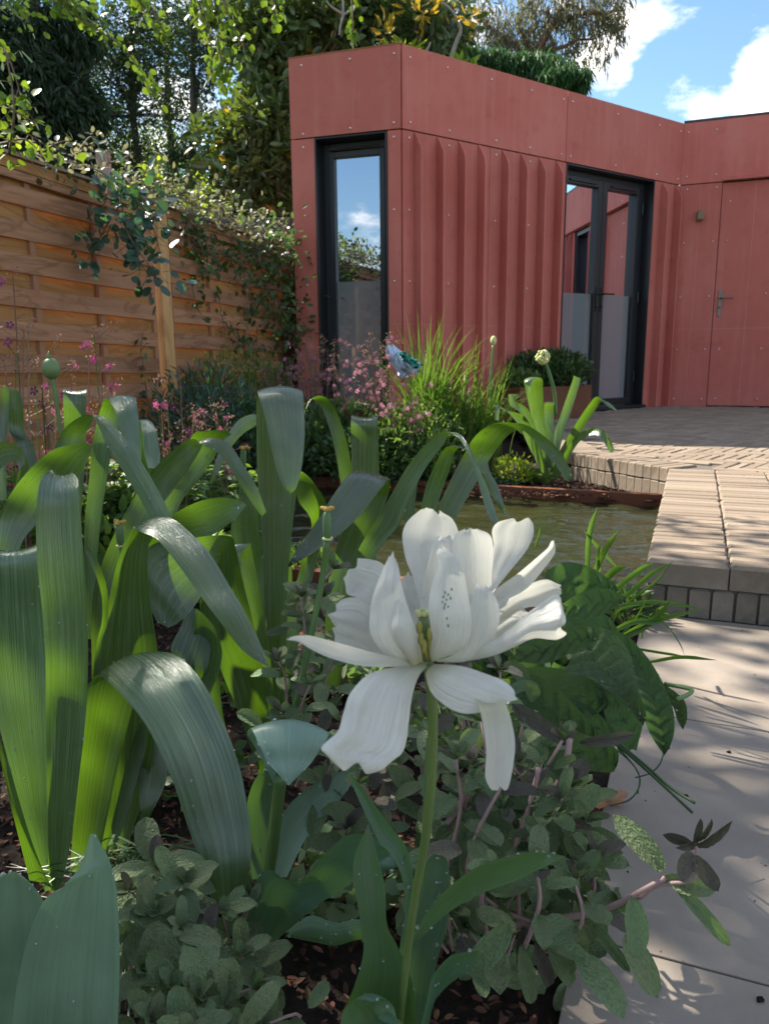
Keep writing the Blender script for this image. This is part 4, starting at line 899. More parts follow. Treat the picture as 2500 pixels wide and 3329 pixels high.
po = [o for o in wt.children if o.name.split('.')[0] == 'petal'][9]; bv = BVHTree.FromPolygons([po.matrix_local @ v.co + wt.location for v in po.data.vertices], [tuple(p.vertices) for p in po.data.polygons])
mb = MB()
for x, y in ((262, 1100), (275, 1108), (290, 1085), (268, 1130), (255, 1118), (285, 1125), (262, 1150), (275, 1160), (250, 1140), (270, 1210), (275, 1240), (258, 1165)):
    rd = ray(1250+x/1.3288, 1100+y/1.3288); hit = bv.ray_cast(Vector((0, 0, HC)), rd.normalized())[0]
    if hit is not None: mb.ball(hit, .00055, 5, 4, (.9, .4, random.uniform(1.2, 2.2)))
mb.build('fleck', M['seedpod'], po)['kind'] = 'stuff'

# ------------------------------------------------------------------ foxglove
fg = thing('foxglove', 'low rosette of broad quilted dark green leaves spilling over the path edge', 'foxglove', G(1850, 2380, ZP))
FG = [('4', '690 1060 700 1000 1.12; 745 1130 775 970; 850 1125 880 985 1.15; 940 1102 962 1035; 1004 1088 1008 1078 1.1'),
      ('4', '700 1190 700 1160 1.02; 755 1212 760 1150; 825 1212 832 1108 1.0; 905 1206 932 1084; 985 1172 1002 1095 .98; 1040 1132 1044 1126'),
      ('4', '560 1400 570 1340 .92; 680 1406 690 1288; 780 1372 782 1253 .92; 862 1322 872 1263; 908 1301 911 1296 .9'),
      ('4', '830 1262 850 1240 .98; 800 1385 970 1262; 782 1445 1056 1350 .94; 900 1478 1080 1440; 1000 1548 1100 1530 .9; 1075 1622 1127 1610; 1112 1664 1130 1661'),
      ('4', '870 1268 895 1240 1.02; 1000 1335 1032 1278; 1060 1405 1122 1362 .99; 1085 1485 1192 1470; 1110 1600 1245 1590 .95; 1140 1692 1256 1690; 1180 1762 1236 1760; 1208 1796 1216 1793 .93'),
      ('6', '540 230 580 100 1.0; 650 335 722 168; 742 402 822 258 .96; 862 422 902 348; 922 402 927 394 .93'),
      ('6', '520 400 540 320 .93; 640 475 642 335; 760 515 802 368 .9; 900 545 952 418; 985 548 1005 450 .87; 1006 520 1010 500'),
      ('6', '1200 190 1215 170 .99; 1245 262 1292 232; 1265 322 1309 300 .97; 1288 362 1302 340'),
      ('4', '540 1500 560 1440 1.0; 640 1560 690 1420; 760 1620 830 1440 1.05; 880 1640 930 1500; 960 1600 970 1570'),
      ('4', '560 1330 570 1300 1.08; 680 1330 700 1200; 800 1340 840 1180 1.12; 940 1300 960 1200; 1010 1280 1015 1270'),
      ('4', '900 1500 920 1440 1.05; 950 1620 1060 1500; 980 1720 1120 1640 1.05; 1020 1800 1090 1780'),
      ('4', '620 1600 640 1500 1.04; 760 1700 800 1560; 860 1720 900 1600 1.05; 960 1740 1000 1700')]
for crop, sp_ in FG:
    o = ribbon('leaf', M['foxglove'], fg, crop, sp_, nx=12, per=9, camber=-.12, fold=.08, wave=.05, flip=True, drops=2)
    for k, v in enumerate(o.data.vertices):          # quilting between the side veins
        i = k % 13; j = k//13; v.co += Vector((0, -.4, .9))*(.0042*math.sin(j*1.15+abs(i-6)*.75)*min(1, min(i, 12-i)/3+.2)*(0 if i in (0, 12) else 1))-Vector((0, -.4, .9))*(.004 if i == 6 else 0)
# ------------------------------------------------------------------ blades by the pond
def blade(parent, crop, pts, wpx, mat, d, taper=True, name='leaf'):
    ox, oy, s = CR[crop]; A = crom([(ox+x/s, oy+y/s) for x, y in pts], np.linspace(0, len(pts)-1, (len(pts)-1)*5+1)); n = len(A); V = []; T = np.gradient(A, axis=0)
    ww = wpx/s/2
    for i, (x, y) in enumerate(A):
        f = i/(n-1); tn = T[i]/(np.linalg.norm(T[i])+1e-6); nx_, ny_ = -tn[1], tn[0]
        k = ww*(min(1, .55+f*3) * min(1, (1-f)*3.2+.06)) if taper else ww
        dd = d[0]+(d[1]-d[0])*f
        V += [P(x-nx_*k, y-ny_*k, dd), P(x, y, dd+k*.0004*1.2), P(x+nx_*k, y+ny_*k, dd)]
    F = []
    for i in range(n-1):
        for j in (0, 1): a = i*3+j; F.append((a, a+1, a+4, a+3))
    return link(name, mesh(name, [rel(parent, v) for v in V], F, True, [(0, 0)]*len(V)), mat, parent)
pg = thing('pond_edge_grass', 'tuft of bright green blades beside the brick step at the pond corner', 'grass tuft', G(1990, 2130, ZP))
for pts, wd_, d in [([(875, 1010), (885, 850), (920, 728)], 24, (1.6, 1.6)), ([(905, 1020), (950, 920), (1012, 828)], 26, (1.55, 1.5)), ([(1000, 985), (920, 900), (860, 828)], 14, (1.6, 1.6)),
    ([(930, 1080), (985, 1010), (1045, 985)], 32, (1.5, 1.45)), ([(960, 1120), (1040, 1050), (1110, 1000), (1172, 968)], 28, (1.45, 1.4)), ([(960, 1170), (1060, 1100), (1150, 1020), (1250, 965)], 22, (1.42, 1.35)),
    ([(980, 1200), (1080, 1120), (1180, 1045), (1235, 975)], 12, (1.42, 1.35)), ([(1010, 1300), (1120, 1250), (1190, 1190), (1237, 1132)], 28, (1.3, 1.25)), ([(1000, 1160), (1140, 1138), (1270, 1150), (1367, 1170)], 16, (1.35, 1.3)),
    ([(1020, 1290), (1140, 1230), (1250, 1200), (1362, 1173)], 22, (1.3, 1.25)), ([(980, 1270), (1080, 1225), (1170, 1225), (1230, 1200)], 26, (1.3, 1.25)), ([(1100, 1190), (1210, 1235), (1270, 1310), (1298, 1372)], 6, (1.3, 1.2)),
    ([(1080, 1340), (1200, 1360), (1305, 1376)], 12, (1.15, 1.1)), ([(1140, 1400), (1280, 1378), (1435, 1391)], 16, (1.12, 1.05)), ([(1110, 1300), (1118, 1240), (1160, 1200)], 10, (1.3, 1.3)),
    ([(985, 1230), (1010, 1180), (1060, 1160), (1130, 1150)], 8, (1.35, 1.3)), ([(870, 1150), (930, 1100), (960, 1060), (1010, 1040)], 16, (1.5, 1.45)), ([(650, 900), (668, 850), (672, 815)], 10, (1.7, 1.7)),
    ([(985, 1320), (1060, 1240), (1100, 1190), (1150, 1090)], 10, (1.35, 1.3)), ([(930, 1010), (920, 940), (935, 880)], 16, (1.55, 1.5))]:
    blade(pg, '4', pts, wd_, M['blade'], d)
ch = thing('chive_stalks', 'thin dark green stalks lying across the path with straw coloured tips', 'chives', G(1990, 2420, ZP))
for pts, wd_, d in [([(990, 415), (1100, 510), (1210, 610), (1330, 722)], 11, (.98, .86)), ([(1010, 420), (1130, 520), (1230, 610), (1340, 680)], 12, (.99, .88)), ([(1000, 430), (1085, 530), (1103, 600), (1060, 665), (975, 692)], 6, (.97, .9)), ([(1207, 460), (1190, 510), (1150, 550), (1085, 570)], 5, (.96, .92)), ([(990, 440), (1060, 500), (1100, 560), (1095, 640)], 5, (.97, .9))]:
    ox, oy, s = CR['6']; A = [P(ox+x/s, oy+y/s, d[0]+(d[1]-d[0])*i/(len(pts)-1)) for i, (x, y) in enumerate(pts)]
    for q in A: q.z = max(q.z, ZP+.004)
    stemobj('stalk', ch, A, wd_/s/2*.0004*.9+.0003, M['herb_dark'], 6)
fg2 = stemobj('stalk', ch, S('6', (1210, 165, .98), (1290, 180, .96), (1328, 192, .94), (1310, 212, .93), (1262, 232, .92)), .0028, M['stem'])
# ================================================================== FOLIAGE BUILDERS
TM = {'oval': (np.array([[0, 0, 0], [.5, .28, .06], [.5, .68, .05], [0, 1, -.06], [-.5, .68, .05], [-.5, .28, .06], [0, .5, -.02]]), [(0, 1, 6), (1, 2, 6), (2, 3, 6), (3, 4, 6), (4, 5, 6), (5, 0, 6)]),
      'kite': (np.array([[0, 0, 0], [.5, .45, .07], [0, 1, -.05], [-.5, .45, .07]]), [(0, 1, 2), (0, 2, 3)]),
      'round': (np.array([[0, 0, 0], [.42, .15, .03], [.5, .55, .04], [.25, .92, 0], [-.25, .92, 0], [-.5, .55, .04], [-.42, .15, .03]]), [(0, 1, 2, 3), (0, 3, 4), (0, 4, 5, 6)])}
def unit(a): return a/(np.linalg.norm(a, axis=-1, keepdims=True)+1e-9)
def leaves(name, C, D, Nn, L, W, mat, parent, tm='kite', kind=None, curl=0):
    C = np.asarray(C, float); D = unit(np.asarray(D, float)); Nn = np.asarray(Nn, float); n = len(C)
    if n == 0: return None
    S = unit(np.cross(D, Nn)); Nn = unit(np.cross(S, D)); T, F = TM[tm]; k = len(T)
    L = np.broadcast_to(np.asarray(L, float), (n,)); W = np.broadcast_to(np.asarray(W, float), (n,))
    V = C[:, None]+S[:, None]*(T[None, :, 0, None]*W[:, None, None])+D[:, None]*(T[None, :, 1, None]*L[:, None, None])+Nn[:, None]*(T[None, :, 2, None]*L[:, None, None])
    off = np.array(rel(parent, (0, 0, 0)) if parent is not None else (0, 0, 0)); V = V.reshape(-1, 3)+off
    me = bpy.data.meshes.new(name); me.vertices.add(n*k); me.vertices.foreach_set('co', V.astype(np.float32).ravel())
    lv = []; ls = []; tot = 0
    base = np.concatenate([np.array(f) for f in F]); sz = np.array([len(f) for f in F])
    loops = (base[None]+(np.arange(n)*k)[:, None]).ravel(); sizes = np.tile(sz, n); starts = np.concatenate([[0], np.cumsum(sizes)[:-1]])
    me.loops.add(len(loops)); me.loops.foreach_set('vertex_index', loops.astype(np.int32))
    me.polygons.add(len(sizes)); me.polygons.foreach_set('loop_start', starts.astype(np.int32)); me.polygons.foreach_set('loop_total', sizes.astype(np.int32))
    a = me.attributes.new('rnd', 'FLOAT', 'POINT'); a.data.foreach_set('value', np.repeat(rng.random(n), k).astype(np.float32))
    me.update(calc_edges=True); me.materials.append(mat)
    o = link(name, me, None, parent)
    if kind: o['kind'] = kind
    return o
def rdir(n): return unit(rng.normal(size=(n, 3)))
def blob_pts(c, r, n, shell=.35):    # points in an ellipsoid, denser towards its skin
    d = rdir(n); q = (shell+(1-shell)*rng.random((n, 1)))**.6; return np.array(c)+d*q*np.array(r)
def limb_mesh(name, mat, parent, polys):
    mb = MB()
    for pts, r in polys: mb.tube(pts, r, 6)
    return mb.build(name, mat, parent, smooth=True)
def wob(a, b, n, amp):
    a, b = Vector(a), Vector(b); out = []
    for i in range(n+1):
        f = i/n; q = a.lerp(b, f); k = math.sin(f*math.pi)*amp*(b-a).length
        out.append(q+Vector(rng.normal(size=3))*k*.35)
    return out
def rad3(u, v, d, ru, rv): s = d/1653.; return Q(u, v, d), (ru*s, max(ru, rv)*s*.8, rv*s)

def tree(name, label, cat, trunk, blobs, n, L, W, mat, tm='kite', droop=.0, group=None, barkm='bark', cl=18, mats2=None, trunk_r=.12, indiv=0, spread=.16, up=.3, twigs=True):
    t = thing(name, label, cat, trunk[0], group)
    limb_mesh('trunk', M[barkm], t, [(trunk, list(np.linspace(trunk_r, trunk_r*.25, len(trunk))))])
    polys = []; C = []; D = []; NN = []
    tot = sum(b[1][0]*b[1][2] for b in blobs)
    for c, r in blobs:
        k = max(4, int(n*(r[0]*r[2])/tot/cl)); cc = blob_pts(c, r, k)
        j = min(range(len(trunk)), key=lambda i: (Vector(trunk[i])-Vector(c)).length+max(0, trunk[i][2]-c[2])*2)
        main = wob(trunk[j], c, 5, .12); polys.append((main, list(np.linspace(trunk_r*.35, trunk_r*.10, 6))))
        for q in cc:
            if twigs and rng.random() < .35: polys.append((wob(main[random.randint(2, 5)], q, 3, .15), [trunk_r*.07, trunk_r*.05, trunk_r*.04, trunk_r*.02]))
            out = unit((q-np.array(c))[None])[0]; sz = np.array(r).mean()*spread
            P_ = q+rng.normal(size=(cl, 3))*sz; d = unit(out*.7+rng.normal(size=(cl, 3))*.9+np.array([0, 0, -droop])); nn = rng.normal(size=(cl, 3))*.6+np.array([0, 0, up+.2])
            C.append(P_); D.append(d); NN.append(nn)
    limb_mesh('limb', M[barkm], t, polys)['kind'] = 'stuff'
    C = np.concatenate(C); D = np.concatenate(D); NN = np.concatenate(NN); m_ = len(C)
    LL = L*rng.uniform(.6, 1.25, m_); WW = W*rng.uniform(.7, 1.2, m_)*LL/L
    sel = np.ones(m_, bool)
    if mats2:
        y = rng.random(m_) < mats2[1]; leaves('yellow_leaves', C[y], D[y], NN[y], LL[y], WW[y], M[mats2[0]], t, tm, 'stuff'); sel = ~y
    if indiv:
        dist = np.linalg.norm(C, axis=1); r_ = np.argsort(dist+(~sel)*1e3)[:indiv]; sel2 = sel.copy(); sel2[r_] = False
        single(t, 'leaf', C[r_], D[r_], NN[r_], LL[r_], WW[r_], M[mat], tm); sel = sel2
    leaves('foliage', C[sel], D[sel], NN[sel], LL[sel], WW[sel], M[mat], t, tm, 'stuff')
    return t
_tm = {}
def single(parent, name, C, D, Nn, L, W, mat, tm='oval', me=None):
    key = (tm, mat.name)
    if me is None:
        if key not in _tm:
            T, F = TM[tm]; m_ = mesh(name, [tuple(v) for v in T], F); m_.materials.append(mat); _tm[key] = m_
        me = _tm[key]
    D = unit(np.asarray(D, float)); S_ = unit(np.cross(D, np.asarray(Nn, float))); N_ = unit(np.cross(S_, D))
    off = rel(parent, (0, 0, 0))
    for i in range(len(C)):
        m_ = Matrix(((S_[i][0]*W[i], D[i][0]*L[i], N_[i][0]*L[i], C[i][0]+off.x), (S_[i][1]*W[i], D[i][1]*L[i], N_[i][1]*L[i], C[i][1]+off.y), (S_[i][2]*W[i], D[i][2]*L[i], N_[i][2]*L[i], C[i][2]+off.z), (0, 0, 0, 1)))
        o = bpy.data.objects.new(name, me); COL.objects.link(o); o.parent = parent; o.matrix_local = m_

# ================================================================== TREES BEHIND
def B_(u, v, d, ru, rv): return rad3(u, v, d, ru, rv)
# evergreen magnolia with leathery leaves
tree('magnolia_tree', 'evergreen magnolia with leathery olive leaves and some yellow ones, rising behind the building', 'tree',
     [Q(700, 800, 9.6), Q(690, 450, 9.6), Q(670, 200, 9.6), Q(680, 60, 9.6)],
     [B_(520, 390, 8.8, 95, 60), B_(500, 300, 8.9, 75, 55), B_(565, 300, 8.8, 70, 90), B_(590, 200, 9.0, 65, 70), B_(560, 120, 9.1, 75, 55), B_(520, 45, 9.2, 70, 45), B_(620, 60, 9.2, 80, 45),
      B_(720, 55, 9.2, 80, 40), B_(810, 60, 9.2, 70, 36), B_(900, 60, 9.0, 70, 40), B_(960, 70, 8.9, 50, 36), B_(870, 0, 9.3, 120, 40), B_(660, -30, 9.4, 160, 40), B_(600, 410, 8.8, 40, 45)],
     7800, .15, .055, 'magnolia', 'oval', .1, barkm='bark_pale', cl=9, mats2=('magnolia_yellow', .03), trunk_r=.14, indiv=280, spread=.22, up=.5)
# bare pale upper twigs with yellow sprays just over the roof
t = thing('yellow_tipped_branch', 'pale bare branch with a bright yellow green leaf spray just above the roof edge', 'branch', Q(960, 250, 8.6))
polys = [([Q(965, 200, 8.6), Q(968, 150, 8.6), Q(985, 90, 8.6), Q(995, 60, 8.6), Q(975, 20, 8.6), Q(940, -5, 8.6)], [.03, .028, .022, .018, .012, .008]), ([Q(905, 190, 8.6), Q(920, 150, 8.6), Q(918, 120, 8.6), Q(930, 90, 8.6)], [.028, .024, .018, .01]),
         ([Q(925, 200, 8.6), Q(938, 165, 8.6), Q(952, 140, 8.6), Q(925, 118, 8.6)], [.032, .03, .02, .012]), ([Q(740, -10, 8.5), Q(741, 30, 8.5), Q(735, 55, 8.5), Q(733, 75, 8.5)], [.014, .014, .012, .01]), ([Q(741, 30, 8.5), Q(715, 12, 8.5), Q(705, 0, 8.5)], [.012, .009, .006]), ([Q(740, 32, 8.5), Q(762, 18, 8.5), Q(775, 5, 8.5)], [.012, .009, .006])]
for pts, r in polys: limb_mesh('branch', M['bark_pale'], t, [([q for q in crom([p[:] for p in pts], np.linspace(0, len(pts)-1, 14))], list(np.interp(np.linspace(0, 1, 14), np.linspace(0, 1, len(r)), r)))])
for (u, v, ru, rv, k) in ((1000, 165, 26, 28, 46), (985, 145, 16, 16, 20), (1010, 35, 10, 10, 8), (1018, 60, 12, 5, 4), (870, 115, 35, 20, 34), (910, 20, 40, 22, 30), (835, 70, 16, 30, 20)):
    c, r = B_(u, v, 8.4, ru, rv); C = blob_pts(c, r, k, 0); single(t, 'leaf', C, unit(C-np.array(c))+rng.normal(size=(k, 3))*.3+[0, 0, .3], rng.normal(size=(k, 3)), np.full(k, .13), np.full(k, .04), M['lime'] if v > 100 else M['magnolia_yellow'], 'oval')
# left drooping cypress
tree('cypress_tree', 'dark drooping cypress filling the left behind the fence', 'tree', [Q(60, 900, 9.5), Q(60, 500, 9.5), Q(70, 100, 9.5), Q(70, -250, 9.5)],
     [B_(20, 330, 9.2, 90, 90), B_(90, 380, 9.0, 85, 75), B_(100, 270, 9.2, 75, 90), B_(30, 200, 9.2, 90, 90), B_(110, 160, 9.4, 60, 60), B_(40, 70, 9.4, 70, 60), B_(160, 350, 9.2, 60, 50), B_(195, 420, 9.2, 60, 30), B_(-60, 250, 9.2, 80, 200), B_(150, 60, 9.6, 60, 60), B_(170, 230, 9.4, 50, 60)], 36000, .15, .03, 'cypress', 'kite', 1.6, cl=26, trunk_r=.2, spread=.16, twigs=False)
# thin conifers in the middle with the bright sky between them
G2 = 'thin dark trees against the bright sky'
for k, (u0, u1, dd_, lb, bl) in enumerate([
    (312, 285, 12.5, 'thin dark tree, the left of the three bare trunks against the sky', [B_(250, 170, 12.4, 70, 40), B_(300, 245, 12.4, 80, 28), B_(230, 90, 12.4, 70, 50), B_(270, 320, 12.4, 75, 36), B_(300, 400, 12.4, 80, 26), B_(320, 30, 12.4, 80, 50), B_(200, 330, 12.4, 50, 36), B_(200, 240, 12.4, 60, 36), B_(310, 130, 12.4, 80, 42)]),
    (385, 360, 13.5, 'thin dark tree, the middle of the three bare trunks against the sky', [B_(370, 190, 13.4, 60, 38), B_(395, 260, 13.4, 55, 30), B_(350, 330, 13.4, 60, 30), B_(385, 400, 13.4, 50, 30), B_(400, 70, 13.4, 60, 50), B_(360, 110, 13.4, 70, 30)]),
    (418, 416, 12.0, 'thin dark tree, the straight trunk closest to the magnolia', [B_(430, 150, 12, 40, 50), B_(445, 60, 12, 40, 60), B_(440, 250, 12, 30, 40), B_(410, 330, 12, 40, 30), B_(430, 420, 12, 40, 30)])]):
    tree('thin_conifer', lb, 'tree', [Q(u0, 620, dd_), Q(u0-4, 400, dd_), Q(u1+2, 250, dd_), Q(u1, 80, dd_), Q(u1, -120, dd_)], bl, (13500, 5200, 3800)[k], .08, .03, 'dark_tree', 'kite', .3, G2, cl=14, trunk_r=.09, spread=.24)
# distant pale leaf haze of far trees behind them
tree('far_tree', 'distant lighter green tree glimpsed low through the thin trunks', 'tree', [Q(330, 700, 22), Q(330, 480, 22), Q(330, 420, 22)], [B_(250, 420, 22, 120, 50), B_(380, 400, 22, 90, 60), B_(320, 340, 22, 100, 60), B_(420, 450, 22, 80, 40)], 9000, .12, .06, 'herb', 'kite', 0, cl=16, spread=.22)
# eucalyptus
tree('eucalyptus_tree', 'tall eucalyptus with reddish limbs and hanging narrow leaves above the building', 'tree', [Q(1080, 600, 15), Q(1110, 300, 15), Q(1150, 120, 15), Q(1200, 40, 15), Q(1240, -60, 15)],
     [B_(1060, 60, 15, 55, 60), B_(1010, 30, 15, 50, 40), B_(1120, 60, 15, 60, 50), B_(1170, 20, 15, 60, 40), B_(1220, 60, 15, 50, 38), B_(1270, 30, 15, 55, 40), B_(1310, 70, 15, 38, 50), B_(1330, 20, 15, 30, 45), B_(1200, 120, 15, 40, 30), B_(1235, 150, 15, 32, 38), B_(1090, 115, 15, 60, 30), B_(1150, 150, 15, 40, 26), B_(1240, -10, 15, 100, 30), B_(1255, 185, 14.8, 16, 20)],
     4600, .19, .028, 'euc', 'kite', 2.6, barkm='bark_red', cl=12, trunk_r=.13, spread=.2)
# cedar bough hanging over the roof
cd_ = tree('cedar_tree', 'deep green cedar bough drooping over the roof of the red building', 'tree', [Q(900, 700, 11), Q(900, 300, 11), Q(930, 130, 11), Q(960, 95, 11)],
     [B_(995+i*22, 112+i*4+rng.uniform(-9, 9), 11+rng.uniform(-.4, .4), rng.uniform(12, 26), rng.uniform(6, 15)) for i in range(12)]+[B_(1010+i*30, 135+i*4, 11, 12, 34) for i in range(8)]+[B_(940, 118, 11, 50, 22), B_(880, 125, 11, 40, 22), B_(1262, 165, 10.8, 8, 20)], 15000, .16, .022, 'cedar', 'kite', 3.2, cl=18, trunk_r=.1, spread=.28, twigs=False)
# dark tree mass low behind the magnolia
tree('dark_evergreen', 'dark evergreen shrub mass behind the magnolia and the fence corner', 'tree', [Q(640, 700, 10.5), Q(640, 400, 10.5), Q(650, 200, 10.5)], [B_(590, 330, 10.4, 80, 100), B_(640, 180, 10.4, 110, 80), B_(800, 80, 10.6, 160, 60), B_(930, 60, 10.6, 70, 60), B_(560, 440, 10.4, 90, 50), B_(500, 470, 10.4, 90, 40)], 12000, .13, .06, 'dark_tree', 'kite', .2, cl=14, spread=.2)
# tree behind the viewer, mirrored in the window
tree('garden_tree', 'leafy tree behind the viewer, mirrored dark in the narrow window', 'tree', [(-6.2, -7, -.3), (-6.2, -7, 1), (-6, -7, 2)], [(Vector((-6.0, -7, 1.9)), (1.0, .8, .7)), (Vector((-7.5, -8, 1.2)), (1.6, .8, .9)), (Vector((-4.2, -8.5, 1.3)), (1.5, .8, .8))], 3000, .11, .06, 'dark_tree', 'oval', 0, cl=12)

# overhanging beech: its sprays hang into the picture top left, its crown shades the path
bt = thing('beech_tree', 'beech whose sunlit yellow green sprays hang into the picture at the top left', 'tree', (-4.6, 4.6, -.2))
limb_mesh('trunk', M['bark'], bt, [([(-4.6, 4.6, -.3), (-4.5, 4.5, 1.5), (-4.3, 4.3, 3), (-3.8, 4.2, 4.6)], [.17, .14, .11, .06])])
def sprays(parent, name, items, L, W, mat, per=.035, tm='round', bark='twig', flat=.5, indiv=0):
    C = []; D = []; NN = []; polys = []
    for pts, nn_, wd_ in items:
        A = crom([p[:] for p in pts], np.linspace(0, len(pts)-1, 14)); polys.append((A, list(np.linspace(.006, .0015, 14))))
        for i in range(nn_):
            f = rng.random(); j = f*13; p = crom(A, [min(j, 12.99)])[0]; tg = unit((A[min(int(j)+1, 13)]-A[int(j)])[None])[0]
            off = rng.normal(size=3)*wd_*(1-.5*f); off[2] *= .8; q = p+off
            C.append(q); D.append(unit((off*6+tg*.6+rng.normal(size=3)*.4+np.array([0, 0, -.35]))[None])[0]); NN.append(rng.normal(size=3)*flat+np.array([0, -.4, .7]))
            if i % 3 == 0: polys.append(([p, (p+q)/2+rng.normal(size=3)*.004, q], [.0016, .0012, .0008]))
    limb_mesh('twig', M[bark], parent, polys)['kind'] = 'stuff'
    n = len(C); C = np.array(C); D = np.array(D); NN = np.array(NN); LL = L*rng.uniform(.65, 1.15, n); WW = LL*W/L*rng.uniform(.85, 1.1, n)
    r_ = np.argsort(np.linalg.norm(C, axis=1)); a, b = r_[:indiv], r_[indiv:]
    if indiv: single(parent, name, C[a], D[a], NN[a], LL[a], WW[a], M[mat], tm)
    leaves('foliage', C[b], D[b], NN[b], LL[b], WW[b], M[mat], parent, tm, 'stuff')
d = 3.6
sprays(bt, 'leaf', [([Q(-60, -60, d), Q(30, 0, d), Q(60, 40, d)], 55, .06), ([Q(60, -60, d), Q(130, 10, d), Q(190, 50, d), Q(260, 95, d), Q(300, 150, d), Q(345, 225, d)], 80, .028), ([Q(380, -80, d), Q(420, -10, d), Q(440, 30, d), Q(455, 85, d), Q(460, 165, d)], 60, .032),
    ([Q(470, -60, d), Q(490, 20, d), Q(500, 50, d), Q(525, 95, d), Q(530, 140, d)], 45, .028), ([Q(560, -60, d), Q(590, 0, d), Q(590, 60, d)], 34, .03), ([Q(755, -60, 4), Q(760, 0, 4), Q(762, 50, 4), Q(758, 90, 4)], 34, .022), ([Q(330, 20, d), Q(350, 60, d), Q(368, 85, d)], 30, .03),
    ([Q(-40, 60, d), Q(0, 90, d), Q(25, 140, d), Q(40, 190, d), Q(50, 230, d)], 40, .04), ([Q(470, 80, d), Q(480, 150, d), Q(475, 175, d)], 60, .04), ([Q(120, -60, d), Q(150, 10, d), Q(200, 20, d)], 60, .05), ([Q(250, -60, d), Q(300, 0, d), Q(310, 40, d)], 60, .05)], .034, .028, 'beech', indiv=290)
cr_ = [((-2.1, 2.9, 3.3), .62, 900), ((-1.5, 3.2, 3.5), .5, 620), ((-2.25, 2.4, 3.6), .7, 210), ((-2.8, 3.3, 3.5), .55, 160), ((-2.86, 2.5, 3.5), .33, 520), ((-1.7, 3.9, 3.5), .55, 330), ((-3.1, 2.6, 3.6), .55, 230), ((-3.8, 3.3, 3.6), .8, 500), ((-2.5, 1.6, 3.4), .6, 500), ((-1.3, 2.4, 3.4), .5, 500), ((-2.9, 4.4, 3.8), .5, 200)]
C = np.concatenate([blob_pts(c, (r, r, r*.6), n) for c, r, n in cr_]); n = len(C)
leaves('foliage', C, rng.normal(size=(n, 3)), rng.normal(size=(n, 3))+[0, 0, .8], .075, .055, M['beech'], bt, 'round', 'stuff')
limb_mesh('limb', M['bark'], bt, [(wob((-4.3, 4.3, 3), c, 5, .1), [.05, .045, .04, .03, .02, .01]) for c, r, n in cr_])

# ================================================================== CLIMBERS ON THE FENCE
def vine(name, label, cat, items, n_each, L, W, mat, tm='oval', spreadk=.05, extra=None, indiv=0):
    t = thing(name, label, cat, items[0][0]); C = []; D = []; NN = []; polys = []
    for (pts, nl, sd_) in [(i_[0:][0:] and i_) for i_ in extra]:
        A = crom([p[:] for p in pts], np.linspace(0, len(pts)-1, 20)); polys.append((A, list(np.linspace(.005, .002, 20))))
        for i in range(nl):
            p = A[random.randint(0, 19)]; off = rng.normal(size=3)*sd_*np.array([1, .8, 1]); C.append(p+off); D.append(off*8+rng.normal(size=3)*.6+[0, 0, -.1]); NN.append(rng.normal(size=3)*.5+[.3, -.5, .8])
            if i % 5 == 0: polys.append(([p, p+off], [.0018, .001]))
    limb_mesh('stem', M['twig'], t, polys)['kind'] = 'stuff'
    C = np.array(C); D = np.array(D); NN = np.array(NN); n = len(C); LL = L*rng.uniform(.6, 1.2, n); WW = LL*W/L
    r_ = np.argsort(np.linalg.norm(C, axis=1)); a, b = r_[:indiv], r_[indiv:]
    if indiv: single(t, 'leaf', C[a], D[a], NN[a], LL[a], WW[a], M[mat], tm)
    leaves('foliage', C[b], D[b], NN[b], LL[b], WW[b], M[mat], t, tm, 'stuff')
    return t
def fp(s, z, d=.06): q = FP+FE*s+FN*d; return Vector((q.x, q.y, z+SL*s))
vine('rose_spray', 'blue green rose spray hanging down over the fence beside the post', 'rose', [(Q(270, 400, 4.1),)], 0, .062, .046, 'rose', 'round', extra=[
    ([Q(240, 370, 4.2), Q(225, 440, 4.1), Q(215, 475, 4.05), Q(195, 520, 4.0)], 26, .05), ([Q(240, 370, 4.2), Q(262, 440, 4.0), Q(275, 500, 3.95), Q(300, 560, 3.95), Q(325, 600, 3.95)], 70, .06),
    ([Q(250, 400, 4.1), Q(300, 440, 4.0), Q(330, 490, 3.95), Q(350, 560, 3.95)], 60, .055), ([Q(240, 470, 4.0), Q(200, 540, 4.0), Q(185, 570, 4.0)], 14, .035), ([Q(250, 440, 4.0), Q(285, 520, 3.9), Q(320, 570, 3.9)], 50, .06), ([Q(270, 380, 4.1), Q(300, 420, 4.0), Q(325, 440, 4.0)], 24, .04)], indiv=240)
vine('fence_climber', 'tangled climber with yellow green tips along the top of the fence', 'climber', [(Q(400, 430, 4.8),)], 0, .040, .022, 'euc', 'oval', extra=[
    ([fp(-.9, 1.42), fp(-.5, 1.46), fp(-.1, 1.44), fp(.3, 1.47)], 210, .05), ([fp(.1, 1.46), fp(.6, 1.46), fp(1.1, 1.44), fp(1.6, 1.42), fp(2.1, 1.40)], 620, .075), ([fp(.2, 1.40), fp(.8, 1.36), fp(1.4, 1.30), fp(2.0, 1.25)], 420, .09),
    ([fp(-.55, 1.5), fp(-.45, 1.6), fp(-.38, 1.62)], 24, .03), ([fp(-.35, 1.5), fp(-.2, 1.56), fp(-.1, 1.62)], 22, .03)])
